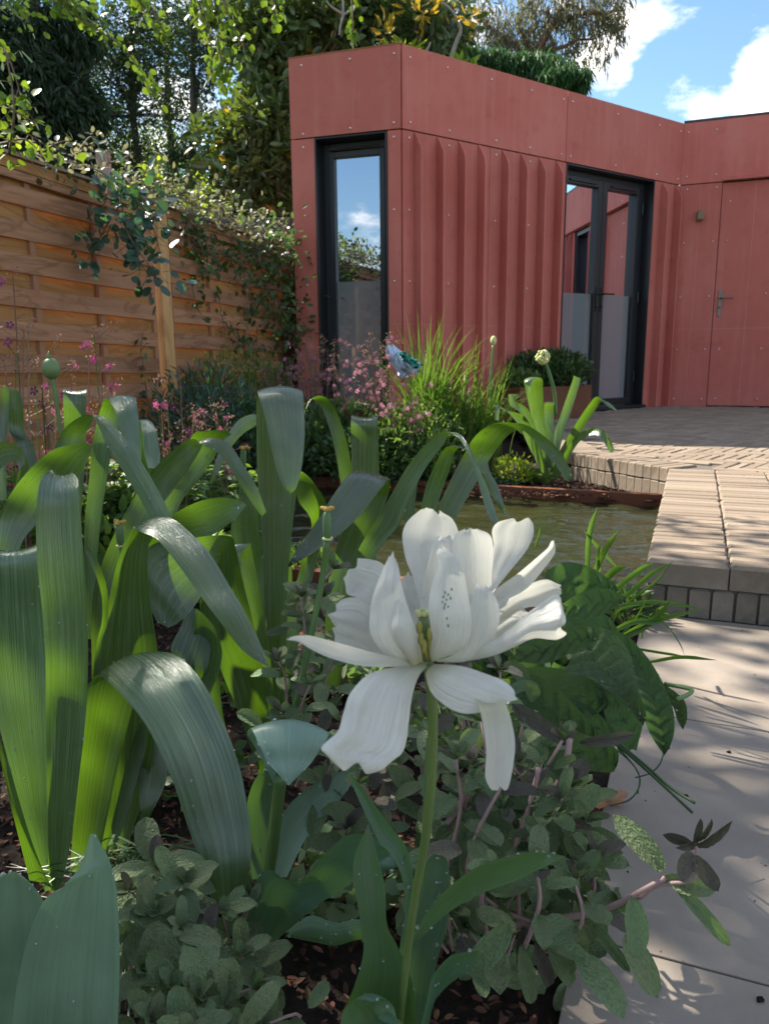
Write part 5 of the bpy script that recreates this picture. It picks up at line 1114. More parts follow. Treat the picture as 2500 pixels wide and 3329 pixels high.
vine('lime_climber', 'bright yellow green shoots of climber catching the sun on the fence top', 'climber', [(Q(420, 430, 4.8),)], 0, .034, .022, 'lime', 'oval', extra=[
    ([fp(-.3, 1.46), fp(.1, 1.50), fp(.5, 1.52), fp(.9, 1.5)], 150, .05), ([fp(.0, 1.5), fp(.1, 1.62), fp(.12, 1.68)], 26, .02), ([fp(.5, 1.5), fp(.6, 1.6), fp(.7, 1.62)], 26, .03), ([fp(-1.3, 1.50), fp(-1.0, 1.52), fp(-.8, 1.5)], 40, .05)])
vine('corner_climber', 'dense dark evergreen climber filling the fence corner beside the red building', 'climber', [(Q(560, 560, 5.8),)], 0, .058, .026, 'herb_dark', 'oval', extra=[
    ([fp(1.1, 1.3, .1), fp(1.5, 1.35, .1), fp(2.0, 1.3, .1)], 420, .10), ([fp(1.3, 1.1, .1), fp(1.5, .9, .1), fp(1.7, .6, .1)], 420, .11), ([fp(1.8, 1.2, .12), fp(1.9, .7, .12), fp(2.0, .1, .1)], 620, .12), ([fp(.9, 1.25, .08), fp(1.1, 1.0, .08), fp(1.2, .7, .08)], 130, .07),
    ([fp(.5, 1.3), fp(.55, 1.15), fp(.5, 1.0)], 60, .045), ([fp(.35, 1.28), fp(.6, 1.2), fp(.9, 1.22)], 130, .05), ([fp(.8, .75), fp(1.0, .65), fp(1.25, .6)], 60, .05), ([fp(1.2, .4, .1), fp(1.5, .3, .1), fp(1.7, .4, .1)], 140, .09)])
vine('wall_vine', 'thin vine with a few leaf tufts trailing down the fence boards', 'climber', [(Q(300, 700, 4.4),)], 0, .045, .022, 'herb_dark', 'oval', extra=[
    ([fp(-.12, .66), fp(-.15, .55), fp(-.13, .45)], 16, .03), ([fp(-.13, .38), fp(-.12, .28), fp(-.1, .22)], 12, .03), ([fp(.4, 1.0), fp(.45, .85), fp(.5, .8)], 20, .03), ([fp(.7, 1.0), fp(.75, .8), fp(.78, .7)], 18, .03), ([fp(-.5, .1), fp(-.3, .05), fp(-.1, .15)], 24, .035), ([fp(.3, .25), fp(.6, .3), fp(.9, .25)], 70, .05)])
vine('clematis_spray', 'yellow and green leaves of a sprawling climber at the far left above the fence', 'climber', [(Q(40, 250, 2.9),)], 0, .052, .034, 'beech', 'oval', extra=[
    ([Q(20, 330, 3.2), Q(30, 250, 3.1), Q(25, 180, 3.1), Q(10, 100, 3.1)], 26, .05), ([Q(0, 310, 3.2), Q(50, 300, 3.2), Q(80, 320, 3.2)], 20, .05), ([Q(20, 230, 3.1), Q(50, 250, 3.1), Q(80, 265, 3.1)], 12, .03), ([Q(90, 330, 3.4), Q(120, 310, 3.4), Q(150, 305, 3.4), Q(160, 330, 3.4)], 14, .03)])

# ================================================================== BORDER PLANTS
def geranium(label, base, pts, hgt, group='dark pink cranesbills in flower', leafn=60, flowern=14, lean=.2, spread=.2, stems=None, fmat=('magenta', 'plum'), fs=.012):
    t = thing('cranesbill', label, 'cranesbill', base, group); b = Vector(base)
    tops = []
    for k in range(stems):
        th = rng.uniform(0, 6.28); q = b+Vector((math.cos(th)*spread*rng.uniform(.1, 1), math.sin(th)*spread*rng.uniform(.1, 1), hgt*rng.uniform(.72, 1.05)))
        p = [b+(q-b)*.0+Vector(rng.normal(size=3))*.01, b.lerp(q, .5)+Vector(rng.normal(size=3))*.012, q]
        mb = MB(); mb.tube(crom([x[:] for x in p], np.linspace(0, 2, 7)), list(np.linspace(.0028, .0013, 7)), 5)
        mb.build('stem', M['blade'] if k % 2 else M['bud'], t); tops.append(q)
        br = MB(); ends = []
        for j in range(5):
            f = rng.uniform(.55, .98); o = b.lerp(q, f); e = o+Vector((rng.normal()*.028, rng.normal()*.028, rng.uniform(.008, .035))); br.tube([o, e], [.0011, .0008], 4); ends.append(e)
        ends += [q, q+Vector((.01, 0, .008))]; br.build('side_shoot', M['bud'], t)['kind'] = 'stuff'
        C = []; 
        for e in ends:
            for j in range(5): C.append(np.array(e[:])+rng.normal(size=3)*.008)
        C = np.array(C); nC = len(C); leaves('flower_buds', C, rng.normal(size=(nC, 3))+[0, 0, -.7], rng.normal(size=(nC, 3)), .012, .004, M['bud'], t, 'kite', 'stuff')
        for e in ends[:max(1, flowern//stems)]:
            flower(t, e+Vector(rng.normal(size=3))*.004, fs*rng.uniform(.75, 1.15), fmat[0] if rng.random() < .6 else fmat[1])
    n = leafn; th = rng.uniform(0, 6.28, n); rr = spread*1.1*np.sqrt(rng.random(n)); C = np.stack([b.x+np.cos(th)*rr, b.y+np.sin(th)*rr, b.z+rng.uniform(.02, hgt*.55, n)], 1)
    # each leaf of five lobes
    CC = np.repeat(C, 5, 0); a = np.tile(np.linspace(-1.9, 1.9, 5), n)+np.repeat(rng.uniform(0, 6.28, n), 5); D = np.stack([np.cos(a), np.sin(a), rng.normal(0, .25, 5*n)], 1)
    leaves('foliage', CC, D, np.tile([0, 0, 1.], (5*n, 1))+rng.normal(size=(5*n, 3))*.3, .04, .022, M['herb'], t, 'oval', 'stuff')
    return t
_fl = {}
def flower(parent, c, r, mk):
    if mk not in _fl:
        V = [(0, 0, 0)]; F = []
        for k in range(5):
            a = k*2*math.pi/5; b = len(V)
            for da, rr, z in ((-.5, .55, .1), (-.42, .95, .18), (0, 1.08, .12), (.42, .95, .18), (.5, .55, .1)): V.append((math.cos(a+da)*rr, math.sin(a+da)*rr, z))
            F += [(0, b, b+1, b+2), (0, b+2, b+3, b+4)]
        m_ = mesh('flower', V, F); m_.materials.append(M[mk]); _fl[mk] = m_
        mb = MB(); mb.tube([(0, 0, 0), (0, 0, .55)], [.16, .05], 5); mc = mesh('stamen', mb.V, mb.F); mc.materials.append(M['cream']); _fl['c'] = mc
    o = bpy.data.objects.new('flower', _fl[mk]); COL.objects.link(o); o.parent = parent
    o.location = rel(parent, c); o.scale = (r, r, r); d = Vector((rng.normal()*.6, -1, rng.normal()*.4)); o.rotation_euler = d.to_track_quat('Z', 'Y').to_euler()
    s = bpy.data.objects.new('stamen', _fl['c']); COL.objects.link(s); s.parent = o
GP = lambda u, d, z=-.155: Vector((Q(u, 900, d).x, d, z))
for u, d, h, st_, sp_, lb in ((12, 1.75, .84, 5, .10, 'tallest magenta cranesbill stem at the very left edge'), (55, 1.95, .76, 9, .17, 'magenta cranesbill behind the round green bud, left'), (120, 2.1, .70, 8, .15, 'magenta cranesbill just right of the round green bud'),
    (222, 2.1, .75, 3, .04, 'single tall cranesbill stem in front of the second fence board gap'), (262, 2.3, .60, 5, .10, 'low pinkish cranesbill left of the light fence post'), (365, 2.5, .61, 6, .10, 'cranesbill in front of the fence post base with a white petal'),
    (500, 2.7, .58, 6, .12, 'cranesbill with two magenta heads between the tall bulb leaves'), (430, 2.9, .50, 5, .12, 'short cranesbill in shade right of the fence post')):
    geranium(lb, GP(u, d, -.168), None, h, stems=st_, spread=sp_, leafn=int(30+st_*6), flowern=st_*2, fs=.0115)
for u, d, h, st_, lb in ((600, 4.9, .72, 14, 'hazy pink cranesbill before the left end of the red building'), (655, 4.8, .76, 20, 'dense pink cranesbill in front of the red board strip'), (710, 4.7, .74, 16, 'pink cranesbill in front of the dark window foot'), (770, 4.3, .68, 14, 'sunlit pink cranesbill below the narrow window'),
    (828, 4.2, .78, 16, 'tallest sunlit pink cranesbill left of the pale plastic bag'), (870, 4.0, .56, 10, 'low pink cranesbill in front of the pale plastic bag')):
    geranium(lb, GP(u, d), None, h, stems=st_, spread=.16, leafn=60, flowern=st_*3, fs=.013, fmat=('dusty', 'dusty'))
def mound(name, label, cat, base, r, n, L, W, mat, tm='oval', up=.6, outw=.8, droop=0, group=None, bm='herb_dark'):
    t = thing(name, label, cat, base, group); b = Vector(base)
    C = blob_pts(b+Vector((0, 0, r[2]*.5)), (r[0], r[1], r[2]*.55), n, .25); C[:, 2] = np.maximum(C[:, 2], b.z+.01)
    D = unit(C-np.array(b))*outw+rng.normal(size=(n, 3))*.6+[0, 0, up-droop]
    leaves('foliage', C, D, rng.normal(size=(n, 3))*.6+[0, -.2, .8], L*rng.uniform(.6, 1.2, n), W*rng.uniform(.7, 1.2, n), M[mat], t, tm, 'stuff')
    limb_mesh('stem', M['twig'], t, [(wob(b, C[i], 3, .08), [.004, .003, .002, .001]) for i in range(0, n, max(1, n//30))])['kind'] = 'stuff'
    return t
mound('feathery_shrub', 'soft feathery green shrub in front of the fence corner', 'shrub', GP(510, 4.9), (.38, .3, .70), 3600, .05, .007, 'blade', 'kite', .8)
mound('leafy_perennial', 'dark fern like perennial before the second fence panel', 'perennial', GP(440, 4.3), (.32, .3, .60), 1600, .07, .014, 'rose', 'kite', .3)
mound('leafy_perennial', 'dark leafy mound behind the tall folded bulb leaf', 'perennial', GP(600, 4.5), (.38, .3, .42), 1500, .055, .022, 'herb_dark')
mound('leafy_perennial', 'green leafy mound under the pink flowers, centre of the far bed', 'perennial', GP(720, 4.3), (.40, .26, .40), 1700, .055, .018, 'herb_dark')
mound('leafy_perennial', 'dark mound of small leaves along the steel edging, centre', 'perennial', GP(810, 4.05), (.36, .22, .30), 1700, .035, .018, 'herb_dark')
mound('leafy_perennial', 'dark small leaved mound on the steel edging left of the bulb leaves', 'perennial', GP(640, 4.2), (.32, .18, .30), 1600, .035, .018, 'herb_dark')
mound('leafy_perennial', 'mid green mound below the tall grass', 'perennial', GP(900, 4.15), (.28, .2, .40), 1800, .045, .014, 'herb')
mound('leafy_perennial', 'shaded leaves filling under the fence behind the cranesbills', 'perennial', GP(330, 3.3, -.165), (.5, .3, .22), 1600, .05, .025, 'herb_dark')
mound('leafy_perennial', 'bright green leafy clump at the left below the cranesbills', 'perennial', GP(90, 2.1, -.165), (.42, .25, .30), 1500, .06, .03, 'herb')
mound('leafy_perennial', 'bright small leafed clump under the arching leaves left of centre', 'perennial', GP(310, 2.2, -.165), (.32, .3, .16), 800, .05, .028, 'herb')
mound('potted_shrub', 'rounded dark evergreen shrub growing in the steel planter', 'shrub', FBf.pt(1.32, .235, .26), (.36, .15, .30), 2200, .055, .022, 'herb_dark', 'oval', .5)
mound('potted_shrub', 'lighter young shoots of the planter shrub at its left', 'shrub', FBf.pt(1.0, .235, .26), (.16, .13, .15), 400, .05, .02, 'herb', 'oval', .5)
mound('lime_shrublet', 'tiny shrub with yellow green rosettes left of the cream flower plant', 'shrub', Vector((G(1650, 1560, -.15).x, 3.95, -.15)), (.11, .1, .16), 420, .022, .012, 'lime', 'oval', .5)
mound('ground_cover', 'bright green low leaves at the foot of the cream flower plant', 'ground cover', G(1730, 1570, -.15), (.13, .08, .06), 260, .035, .024, 'herb', 'round', .3)
mound('ground_cover', 'small grey green rosettes on the soil by the steel edging', 'ground cover', G(1620, 1580, -.15), (.12, .06, .04), 260, .018, .010, 'rose', 'oval', .3)
# tall grasses: every blade of the nearer clumps is a blade
def grass(label, base, n, h, sp_, mat, w=.006, bend=.35, group='clumps of tall grass in front of the ribbed wall', indiv=True):
    t = thing('tall_grass', label, 'grass clump', base, group); b = Vector(base); V = []; F = []; R = []
    for k in range(n):
        th = rng.uniform(0, 6.28); l = h*rng.uniform(.55, 1.08); o = b+Vector((rng.normal()*sp_*.35, rng.normal()*sp_*.25, 0)); dx = Vector((math.cos(th), math.sin(th), 0)); side = Vector((-dx.y, dx.x, 0))
        side = (side+Vector((.8, .2, 0))).normalized(); bd = bend*rng.uniform(.15, 1.3)
        vv = []; m_ = 7
        for i in range(m_+1):
            f = i/m_; a = bd*f*f*2.2; q = o+dx*(l*bd*f*f*.9)+Vector((0, 0, l*(f-.42*bd*f**3*1.6))); ww = w*min(1, .5+f*2)*(1-f**2.2)+.0004; vv += [q-side*ww/2, q+side*ww/2]
        ff = [(i*2, i*2+1, i*2+3, i*2+2) for i in range(m_)]
        if indiv and k < 290: link('blade', mesh('blade', [rel(t, v) for v in vv], ff, True), M[mat], t)
        else:
            c = len(V); V += [rel(t, v) for v in vv]; F += [tuple(i+c for i in f) for f in ff]; R += [random.random()]*len(vv)
    if V: link('blades', mesh('blades', V, F, True, rnd=R), M[mat], t)['kind'] = 'stuff'
    return t
grass('tallest sunlit grass clump left of centre before the ribbed wall', GP(925, 4.35), 170, 1.0, .12, 'blade', .013, .42)
grass('sunlit grass clump right of the tallest one', GP(985, 4.3), 150, .80, .16, 'blade', .012, .5)
grass('sunlit grass clump nearest the planter', GP(1050, 4.35), 120, .74, .12, 'blade', .011, .5)
grass('dry straw coloured grass tuft at the edge of the far bed', GP(1020, 4.1), 90, .22, .12, 'bud', .004, .6)
grass('low narrow tuft by the steel edging behind the folded leaf', GP(600, 4.15), 80, .20, .14, 'rose', .008, .7)
# grass flower stalk with a bud, right of the clump
t = thing('budding_stalk', 'single stalk with a pale bud rising from the grass by the planter', 'allium', GP(1065, 4.4)); stemobj('stem', t, [GP(1065, 4.4), Q(1060, 850, 4.4), Q(1062, 790, 4.4), Q(1065, 745, 4.4)], .006, M['stem']); mb = MB(); mb.ball(Q(1066, 735, 4.4), .022, 8, 6, (.8, .8, 1.2)); mb.build('bud', M['cream'], t, smooth=True)
# pale plastic bag and broken glassy leaves
bgc = thing('plastic_bag', 'crumpled pale blue and teal plastic bag caught behind the pink flowers', 'plastic bag', Q(870, 785, 4.5))
def crump(name, mat, pts, amp, d):
    A = [Q(u, v, d+rng.uniform(-amp, amp)) for u, v in pts]; n = 7; V = []; 
    for i in range(n+1):
        for j in range(n+1):
            p = A[0].lerp(A[1], i/n).lerp(A[3].lerp(A[2], i/n), j/n); V.append(rel(bgc, p+Vector(rng.normal(size=3))*.008+Vector((0, -amp*math.sin(i/n*3.1)*math.sin(j/n*3.1), 0))))
    F = [(i*(n+1)+j, i*(n+1)+j+1, (i+1)*(n+1)+j+1, (i+1)*(n+1)+j) for i in range(n) for j in range(n)]
    return link(name, mesh(name, V, F, True), M[mat], bgc)
crump('sheet', 'bagwhite', [(828, 752), (852, 745), (896, 800), (866, 820)], .03, 4.05); crump('sheet', 'bagwhite', [(850, 768), (898, 776), (906, 804), (872, 808)], .03, 4.02); crump('band', 'bagteal', [(868, 758), (908, 786), (902, 796), (866, 768)], .01, 3.99)

# ================================================================== SAGE
def sage_leaf_me(name, mat, k):
    nx_, ny_ = 6, 12; V = []; F = []; uv = []; r_ = np.random.default_rng(k); cv = (.10, .30, .48, -.12)[k % 4]; tw = r_.uniform(-.25, .25)
    for j in range(ny_+1):
        f = j/ny_; ww = .5*(min(1, f/.10)**.6*min(1, .42+f*1.6)*max(0, 1-max(0, (f-.55)/.45)**2.4)**.5) if 0 < f < 1 else .03
        for i in range(nx_+1):
            s = i/nx_*2-1; z = -cv*f*f*1.1+.16*abs(s)*ww-.02*math.cos(s*2)+.013*math.sin(j*2.6+abs(s)*5)+tw*s*ww*f*.5
            V.append((s*ww+.02*math.sin(f*7+k), f, z)); uv.append((i/nx_, f))
    F = [(j*(nx_+1)+i, j*(nx_+1)+i+1, (j+1)*(nx_+1)+i+1, (j+1)*(nx_+1)+i) for j in range(ny_) for i in range(nx_)]
    me = mesh(name, V, F, True, uv); me.materials.append(mat); return me
SG = [sage_leaf_me('leaf', M['sage'], k) for k in range(6)]; SP = [sage_leaf_me('leaf', M['sage_purple'], k+10) for k in range(4)]
def put_leaf(parent, me, p, d, n, L, W):
    D = Vector(d).normalized(); S_ = D.cross(Vector(n)); S_ = S_.normalized() if S_.length > 1e-4 else Vector((1, 0, 0)); N_ = S_.cross(D)
    m_ = Matrix(((S_.x*W, D.x*L, N_.x*L, 0), (S_.y*W, D.y*L, N_.y*L, 0), (S_.z*W, D.z*L, N_.z*L, 0), (0, 0, 0, 1))); m_.translation = rel(parent, p)
    o = bpy.data.objects.new('leaf', me); COL.objects.link(o); o.parent = parent; o.matrix_local = m_; return o
def sprig(parent, base, top, r0, pairs, L, purple=0., droop=.35, tip=True, start=.25):
    b, tp = Vector(base), Vector(top); A = crom([b[:], (b.lerp(tp, .5)+Vector(rng.normal(size=3))*.012+Vector((0, 0, .006)))[:], tp[:]], np.linspace(0, 2, 9))
    mb = MB(); mb.tube(A, list(np.linspace(r0, r0*.55, 9)), 6); mb.build('stem', M['sage_stem'], parent, smooth=True)
    ax = (tp-b).normalized(); u = ax.orthogonal().normalized(); v = ax.cross(u); ph = rng.uniform(0, 6.28)
    for k in range(pairs):
        f = start+(1-start)*k/max(1, pairs-1); p = Vector(crom(A, [min(7.99, f*8)])[0]); l = L*(1.05-.45*f)*rng.uniform(.75, 1.2)
        for sgn in (0, math.pi):
            a = ph+k*1.57+sgn; d = (u*math.cos(a)+v*math.sin(a))+ax*(.15+.7*f)+Vector((0, 0, -droop*(1-f)))
            pl_ = .012*(1.2-f); q = p+d.normalized()*pl_
            me = random.choice(SP if rng.random() < purple*.45*(.4+f) else SG)
            put_leaf(parent, me, q, d+Vector(rng.normal(size=3))*.15, ax*.8+Vector((0, -.2, .5)), l, l*rng.uniform(.44, .56))
    if tip:
        for k in range(4):
            a = ph+k*1.57; d = (u*math.cos(a)+v*math.sin(a))*.55+ax; put_leaf(parent, random.choice(SP if rng.random() < purple*.7+.1 else SG), tp, d, ax+u*.3, L*.38*rng.uniform(.8, 1.2), L*.2)
def sage(label, base): return thing('sage_plant', label, 'sage', base, 'sage plants at the path edge')
def gp2(u, v, z=ZP-.015): return G(u*1.50512, v*1.50498, z)
# main plant to the right of the flower stem
sA = sage('grey green sage bush spreading right of the flower stem towards the path', gp2(1130, 1900))
for (bu, bv, tu, tv, d, pr, L, pu) in [(1120, 1990, 1215, 1600, .66, 5, .052, .7), (1000, 1960, 1110, 1650, .62, 5, .048, .8), (960, 1900, 985, 1640, .62, 5, .046, .3), (1180, 1950, 1230, 1700, .66, 4, .048, .5), (1060, 1860, 1040, 1560, .70, 5, .05, .5),
    (1150, 1800, 1130, 1560, .74, 4, .05, .4), (1240, 1900, 1265, 1740, .70, 4, .045, .4), (1010, 1750, 990, 1480, .78, 5, .05, .4), (1090, 1750, 1080, 1450, .82, 5, .05, .5), (940, 1800, 930, 1560, .76, 5, .046, .5), (1200, 1860, 1180, 1760, .64, 4, .05, .2),
    (1120, 2080, 1160, 1880, .56, 4, .05, .15), (1180, 2080, 1240, 1900, .58, 4, .05, .2), (1060, 2060, 1070, 1880, .56, 4, .045, .2), (1010, 1640, 960, 1500, .85, 4, .045, .5), (1240, 1990, 1280, 1850, .62, 3, .045, .3), (1140, 1700, 1180, 1620, .8, 4, .045, .4)]:
    sprig(sA, Q(bu, bv, d+.03), Q(tu, tv, d), .0024, pr, L, pu)
for k in range(36):
    u, v = rng.uniform(940, 1260), rng.uniform(1600, 2060); d = rng.uniform(.6, .74); sprig(sA, Q(u, v+90, d+.03), Q(u+rng.normal()*30, v, d), .0018, 3, .038, .15)
# the long branch reaching over the path
mb = MB(); mb.tube(crom([q[:] for q in S('6', (430, 1235, .66), (640, 1195, .62), (880, 1160, .58), (1020, 1110, .56), (1110, 1060, .545), (1210, 1005, .535))], np.linspace(0, 5, 26)), list(np.linspace(.0034, .0020, 26)), 7)
mb.build('branch', M['sage_stem'], sA, smooth=True)
mb = MB(); mb.tube(crom([q[:] for q in S('6', (1040, 1100, .56), (1110, 1085, .55), (1180, 1035, .54), (1330, 1010, .53), (1345, 900, .53), (1340, 850, .53))], np.linspace(0, 5, 20)), list(np.linspace(.0022, .0016, 20)), 6); mb.build('branch', M['sage_stem'], sA, smooth=True)
def sleaf(parent, crop, a, b, wpx, d0, d1, purple=False, nup=(0, -.9, .4)):
    ox, oy, s = CR[crop]; A = P(ox+a[0]/s, oy+a[1]/s, d0); Bq = P(ox+b[0]/s, oy+b[1]/s, d1); l = (Bq-A).length
    put_leaf(parent, random.choice(SP if purple else SG), A, Bq-A, Vector(nup), l, wpx/s/FPX*(d0+d1)/2)
for a, b, w_, d0, d1, pu in [((1070, 1075), (1100, 1345), 115, .55, .53, 0), ((1040, 1250), (1180, 1500), 125, .57, .53, 0), ((900, 1200), (1060, 1410), 60, .58, .55, 0), ((1250, 1030), (1515, 1300), 70, .535, .50, 0), ((1205, 1000), (1420, 1070), 90, .54, .52, 0),
    ((1330, 905), (1440, 1075), 80, .53, .50, 1), ((1330, 895), (1262, 1020), 100, .53, .51, 1), ((1340, 860), (1358, 738), 42, .53, .53, 1), ((1345, 862), (1478, 830), 38, .53, .5, 1), ((1330, 858), (1182, 808), 48, .53, .52, 1), ((1350, 840), (1418, 772), 34, .53, .51, 1), ((1335, 850), (1285, 880), 34, .53, .5, 1),
    ((1210, 975), (1010, 740), 110, .54, .56, 0), ((1110, 1130), (920, 1120), 70, .56, .6, 0), ((600, 1210), (585, 1350), 60, .6, .6, 1), ((800, 1180), (870, 1420), 115, .59, .58, 0), ((820, 1190), (930, 1110), 40, .59, .62, 0), ((700, 1240), (830, 1500), 95, .6, .58, 0), ((590, 1290), (640, 1560), 85, .57, .55, 0), ((650, 1280), (740, 1520), 75, .58, .57, 1),
    ((540, 1200), (360, 1450), 140, .56, .54, 0), ((560, 1180), (460, 1110), 50, .6, .62, 0), ((930, 1000), (780, 790), 130, .62, .64, 0), ((560, 830), (410, 640), 95, .64, .66, 0), ((400, 640), (220, 560), 60, .66, .68, 0), ((380, 480), (360, 345), 110, .70, .7, 0), ((440, 490), (240, 440), 55, .68, .7, 1), ((560, 850), (380, 900), 80, .62, .62, 0),
    ((440, 860), (290, 760), 70, .66, .66, 0), ((460, 745), (330, 740), 60, .66, .66, 0), ((790, 430), (570, 260), 75, .69, .70, 1), ((840, 420), (1090, 395), 55, .69, .68, 1), ((790, 400), (810, 360), 60, .69, .69, 1), ((650, 620), (505, 620), 40, .65, .65, 1), ((660, 620), (820, 630), 40, .65, .65, 1), ((660, 560), (620, 540), 30, .65, .65, 1), ((670, 560), (715, 540), 30, .65, .65, 1), ((610, 160), (680, 250), 70, .8, .8, 0), ((540, 60), (620, 165), 70, .85, .85, 0),
    ((900, 700), (780, 545), 100, .7, .72, 0), ((240, 520), (140, 640), 60, .72, .7, 0), ((20, 520), (140, 640), 80, .72, .7, 0)]:
    sleaf(sA, '6', a, b, w_, d0, d1, bool(pu))
for pts, r in (([(550, 890, .64), (610, 740, .645), (650, 600, .65), (665, 530, .65)], .0024), ([(690, 745, .66), (740, 620, .67), (785, 500, .68), (800, 400, .69)], .0032), ([(270, 770, .66), (330, 680, .67), (370, 570, .68), (385, 490, .69)], .003), ([(380, 600, .67), (420, 530, .68), (440, 510, .68)], .0018), ([(420, 1080, .62), (520, 1150, .62), (640, 1195, .62)], .002)):
    stemobj('stem', sA, S('6', *pts), r, M['sage_stem'], 6)
sB = sage('grey green sage seedlings in the shade at the bottom, left of the flower stem', gp2(470, 2000))
for (tu, tv, d, L) in [(360, 1800, .62, .045), (420, 1830, .6, .045), (300, 1850, .6, .04), (345, 1900, .56, .045), (410, 1930, .54, .045), (460, 1960, .56, .04), (500, 1900, .6, .045), (540, 1990, .55, .04), (330, 2020, .5, .045), (390, 2060, .48, .05), (450, 2080, .48, .045), (510, 2100, .48, .045), (570, 2060, .52, .04), (350, 2130, .45, .05), (430, 2160, .44, .045), (500, 2170, .45, .045), (590, 2140, .5, .035), (300, 1960, .56, .04), (560, 1880, .62, .035)]:
    sprig(sB, Q(tu-20+rng.normal()*12, tv+165, d+.03), Q(tu-20, tv+75, d), .0018, 4, L, .05)
sC = sage('purple tipped sage sprigs between the bulb leaves and the white flower', gp2(650, 1700))
for (bu, bv, tu, tv, d, pr, L, pu) in [(620, 1560, 600, 1430, .95, 4, .045, .9), (690, 1400, 700, 1290, 1.0, 4, .05, .9), (650, 1420, 650, 1290, 1.0, 4, .045, .2), (720, 1500, 730, 1400, .95, 4, .045, .5), (680, 1600, 670, 1480, .9, 4, .04, .3), (640, 1700, 650, 1580, .85, 4, .045, .3), (700, 1720, 720, 1640, .8, 4, .04, .4),
    (760, 1800, 780, 1690, .75, 4, .045, .4), (820, 1760, 830, 1640, .78, 4, .045, .3), (870, 1720, 880, 1600, .8, 4, .04, .3), (700, 1330, 720, 1230, 1.05, 3, .045, .2), (630, 1350, 640, 1300, 1.05, 3, .04, .1), (760, 1700, 740, 1560, .85, 4, .045, .4), (900, 1650, 890, 1540, .85, 4, .045, .3), (600, 1640, 610, 1540, .9, 4, .04, .3), (840, 1880, 830, 1800, .68, 3, .04, .2), (760, 1900, 750, 1790, .7, 4, .045, .3)]:
    sprig(sC, Q(bu, bv, d+.03), Q(tu, tv, d), .0022, pr, L, pu)
# narrow striped leaves on the soil at left
gh = thing('narrow_leaf_tuft', 'sprawling thin striped leaves lying under the big front leaves', 'bulb plant', gp2(330, 1800))
for k in range(150):
    a = Q(rng.uniform(230, 330), rng.uniform(1640, 1800), rng.uniform(.75, .95)); a.z = ZP+rng.uniform(0, .03); b = Q(rng.uniform(0, 560), rng.uniform(1680, 1960), rng.uniform(.62, .9)); b.z = ZP+rng.uniform(0, .05)
    mid = a.lerp(b, .5); mid.z = max(a.z, b.z)+rng.uniform(0, .018); A = crom([a[:], mid[:], b[:]], np.linspace(0, 2, 9)); V = []; sd_ = (b-a).cross(Vector((0, 0, 1))).normalized()
    for i, p in enumerate(A): ww = .0016*(1-(i/8)**3)+.0002; V += [rel(gh, Vector(p)-sd_*ww), rel(gh, Vector(p)+Vector((0, 0, .0004))), rel(gh, Vector(p)+sd_*ww)]
    link('leaf', mesh('leaf', V, [(i*3+j, i*3+j+1, i*3+j+4, i*3+j+3) for i in range(8) for j in (0, 1)], True), M['striped'], gh)
# low plants filling the near bed
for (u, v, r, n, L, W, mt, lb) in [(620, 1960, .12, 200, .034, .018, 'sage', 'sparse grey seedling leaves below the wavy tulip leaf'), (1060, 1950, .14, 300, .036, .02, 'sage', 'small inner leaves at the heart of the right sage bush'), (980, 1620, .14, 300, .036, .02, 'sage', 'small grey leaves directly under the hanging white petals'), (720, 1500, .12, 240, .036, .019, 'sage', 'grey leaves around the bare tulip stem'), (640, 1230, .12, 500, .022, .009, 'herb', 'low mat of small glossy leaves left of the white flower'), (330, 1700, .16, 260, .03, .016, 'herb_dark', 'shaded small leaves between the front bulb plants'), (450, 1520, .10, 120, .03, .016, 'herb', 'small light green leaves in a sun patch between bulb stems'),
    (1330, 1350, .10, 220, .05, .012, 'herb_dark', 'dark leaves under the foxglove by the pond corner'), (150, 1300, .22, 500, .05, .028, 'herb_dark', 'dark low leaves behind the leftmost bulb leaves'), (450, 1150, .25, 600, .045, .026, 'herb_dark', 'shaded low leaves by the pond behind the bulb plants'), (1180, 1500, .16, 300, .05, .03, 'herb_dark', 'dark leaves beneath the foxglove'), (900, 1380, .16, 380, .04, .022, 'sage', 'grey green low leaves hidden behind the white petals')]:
    mound('low_plant', lb, 'low plant', gp2(u, v), (r, r*.7, .07), n, L, W, mt)
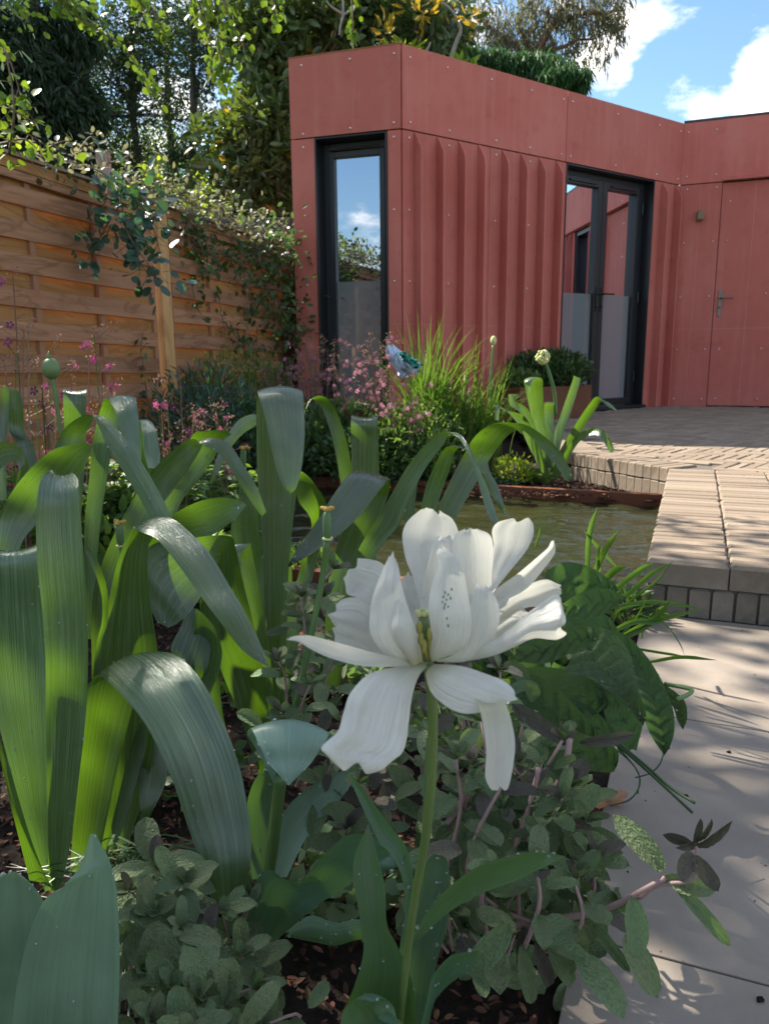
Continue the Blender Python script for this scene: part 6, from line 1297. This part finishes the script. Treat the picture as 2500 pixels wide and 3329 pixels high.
# bark chips and litter on the soil
def litter(name, n, poly, z, L, W, mat, label=None):
    x0, x1, y0, y1 = poly; C = np.stack([rng.uniform(x0, x1, n), rng.uniform(y0, y1, n), z+rng.uniform(0, .012, n)], 1)
    if name == 'path_grit': C[:, 2] = z; e = PA.x+(C[:, 1]-PA.y)*(.373/.928)+.01; C = C[C[:, 0] > e]
    if name == 'bark_mulch': e = (PA.x+(C[:, 1]-PA.y)*(.373/.928))-.012; C = C[C[:, 0] < e]
    n = len(C); o = leaves(name, C, rng.normal(size=(n, 3))*[1, 1, .35], rng.normal(size=(n, 3))*.4+[0, 0, 1], L*rng.uniform(.4, 1.3, n), W*rng.uniform(.5, 1.4, n), mat, None, 'oval'); o['kind'] = 'stuff'; return o
litter('bark_mulch', 22000, (-1.3, .7, .3, 1.95), -.168, .015, .006, M['chip'])
litter('bark_mulch', 2500, (.3, 1.3, 3.6, 4.4), -.150, .018, .009, M['chip'])
litter('path_grit', 260, (.25, 1.3, .62, 1.9), ZP+.0003, .004, .003, M['chip'])
litter('path_grit', 90, (1.0, 2.6, 2.0, 5.0), .001, .006, .004, M['chip'])
t = thing('dry_leaf', 'crumpled tan dead leaf on the soil at the path edge', 'dead leaf', gp2(1320, 1725))
for k in range(6): c = np.array(gp2(1320+rng.normal()*8, 1725+rng.normal()*6, ZP+.012)[:]); single(t, 'fragment', [c], [rng.normal(size=3)], [rng.normal(size=3)], [.028], [.018], M['board'], 'oval')
for k, (u, v, sx, lb) in enumerate([(1574, 1625, .0035, 'small dark crumb of soil alone on the middle path slab'), (1642, 2160, .004, 'dark dried flower petal near the bottom right corner of the path'), (1555, 860, .004, 'x'), (1308, 1625, .004, 'x'), (1480, 1720, .004, 'brown withered bud lying on the path beside the purple sage tip')]):
    if lb == 'x': continue
    mb = MB(); mb.ball((0, 0, 0), sx, 7, 5, (1.2, .8, .6)); 
    for v_ in mb.V: v_ += Vector(rng.normal(size=3))*sx*.15
    me = mesh('crumb', mb.V, mb.F); o = link('debris', me, M['soil']); o.location = gp2(u, v, ZP+sx*.4); tag(o, lb, 'debris')
# water drops resting on the leaves
for par, V, NN, k in SURF:
    mb = MB(); n = len(V)
    for _ in range(k*2):
        i = random.randrange(n); nn = Vector(NN[min(i, len(NN)-1)]); r = random.choice((.0006, .0009, .0012, .0018))*1.0
        for sg in ((1,) if nn.z > 0 else (-1,)):
            c = V[i]+nn*sg*r*.35; b0 = len(mb.V); mb.ball((0, 0, 0), r, 6, 4)
            for q in range(b0, len(mb.V)): mb.V[q] = mb.V[q]+c
    me = mesh('water_drops', mb.V, mb.F, True); o = link('water_drops', me, M['drop'], par); o['kind'] = 'stuff'
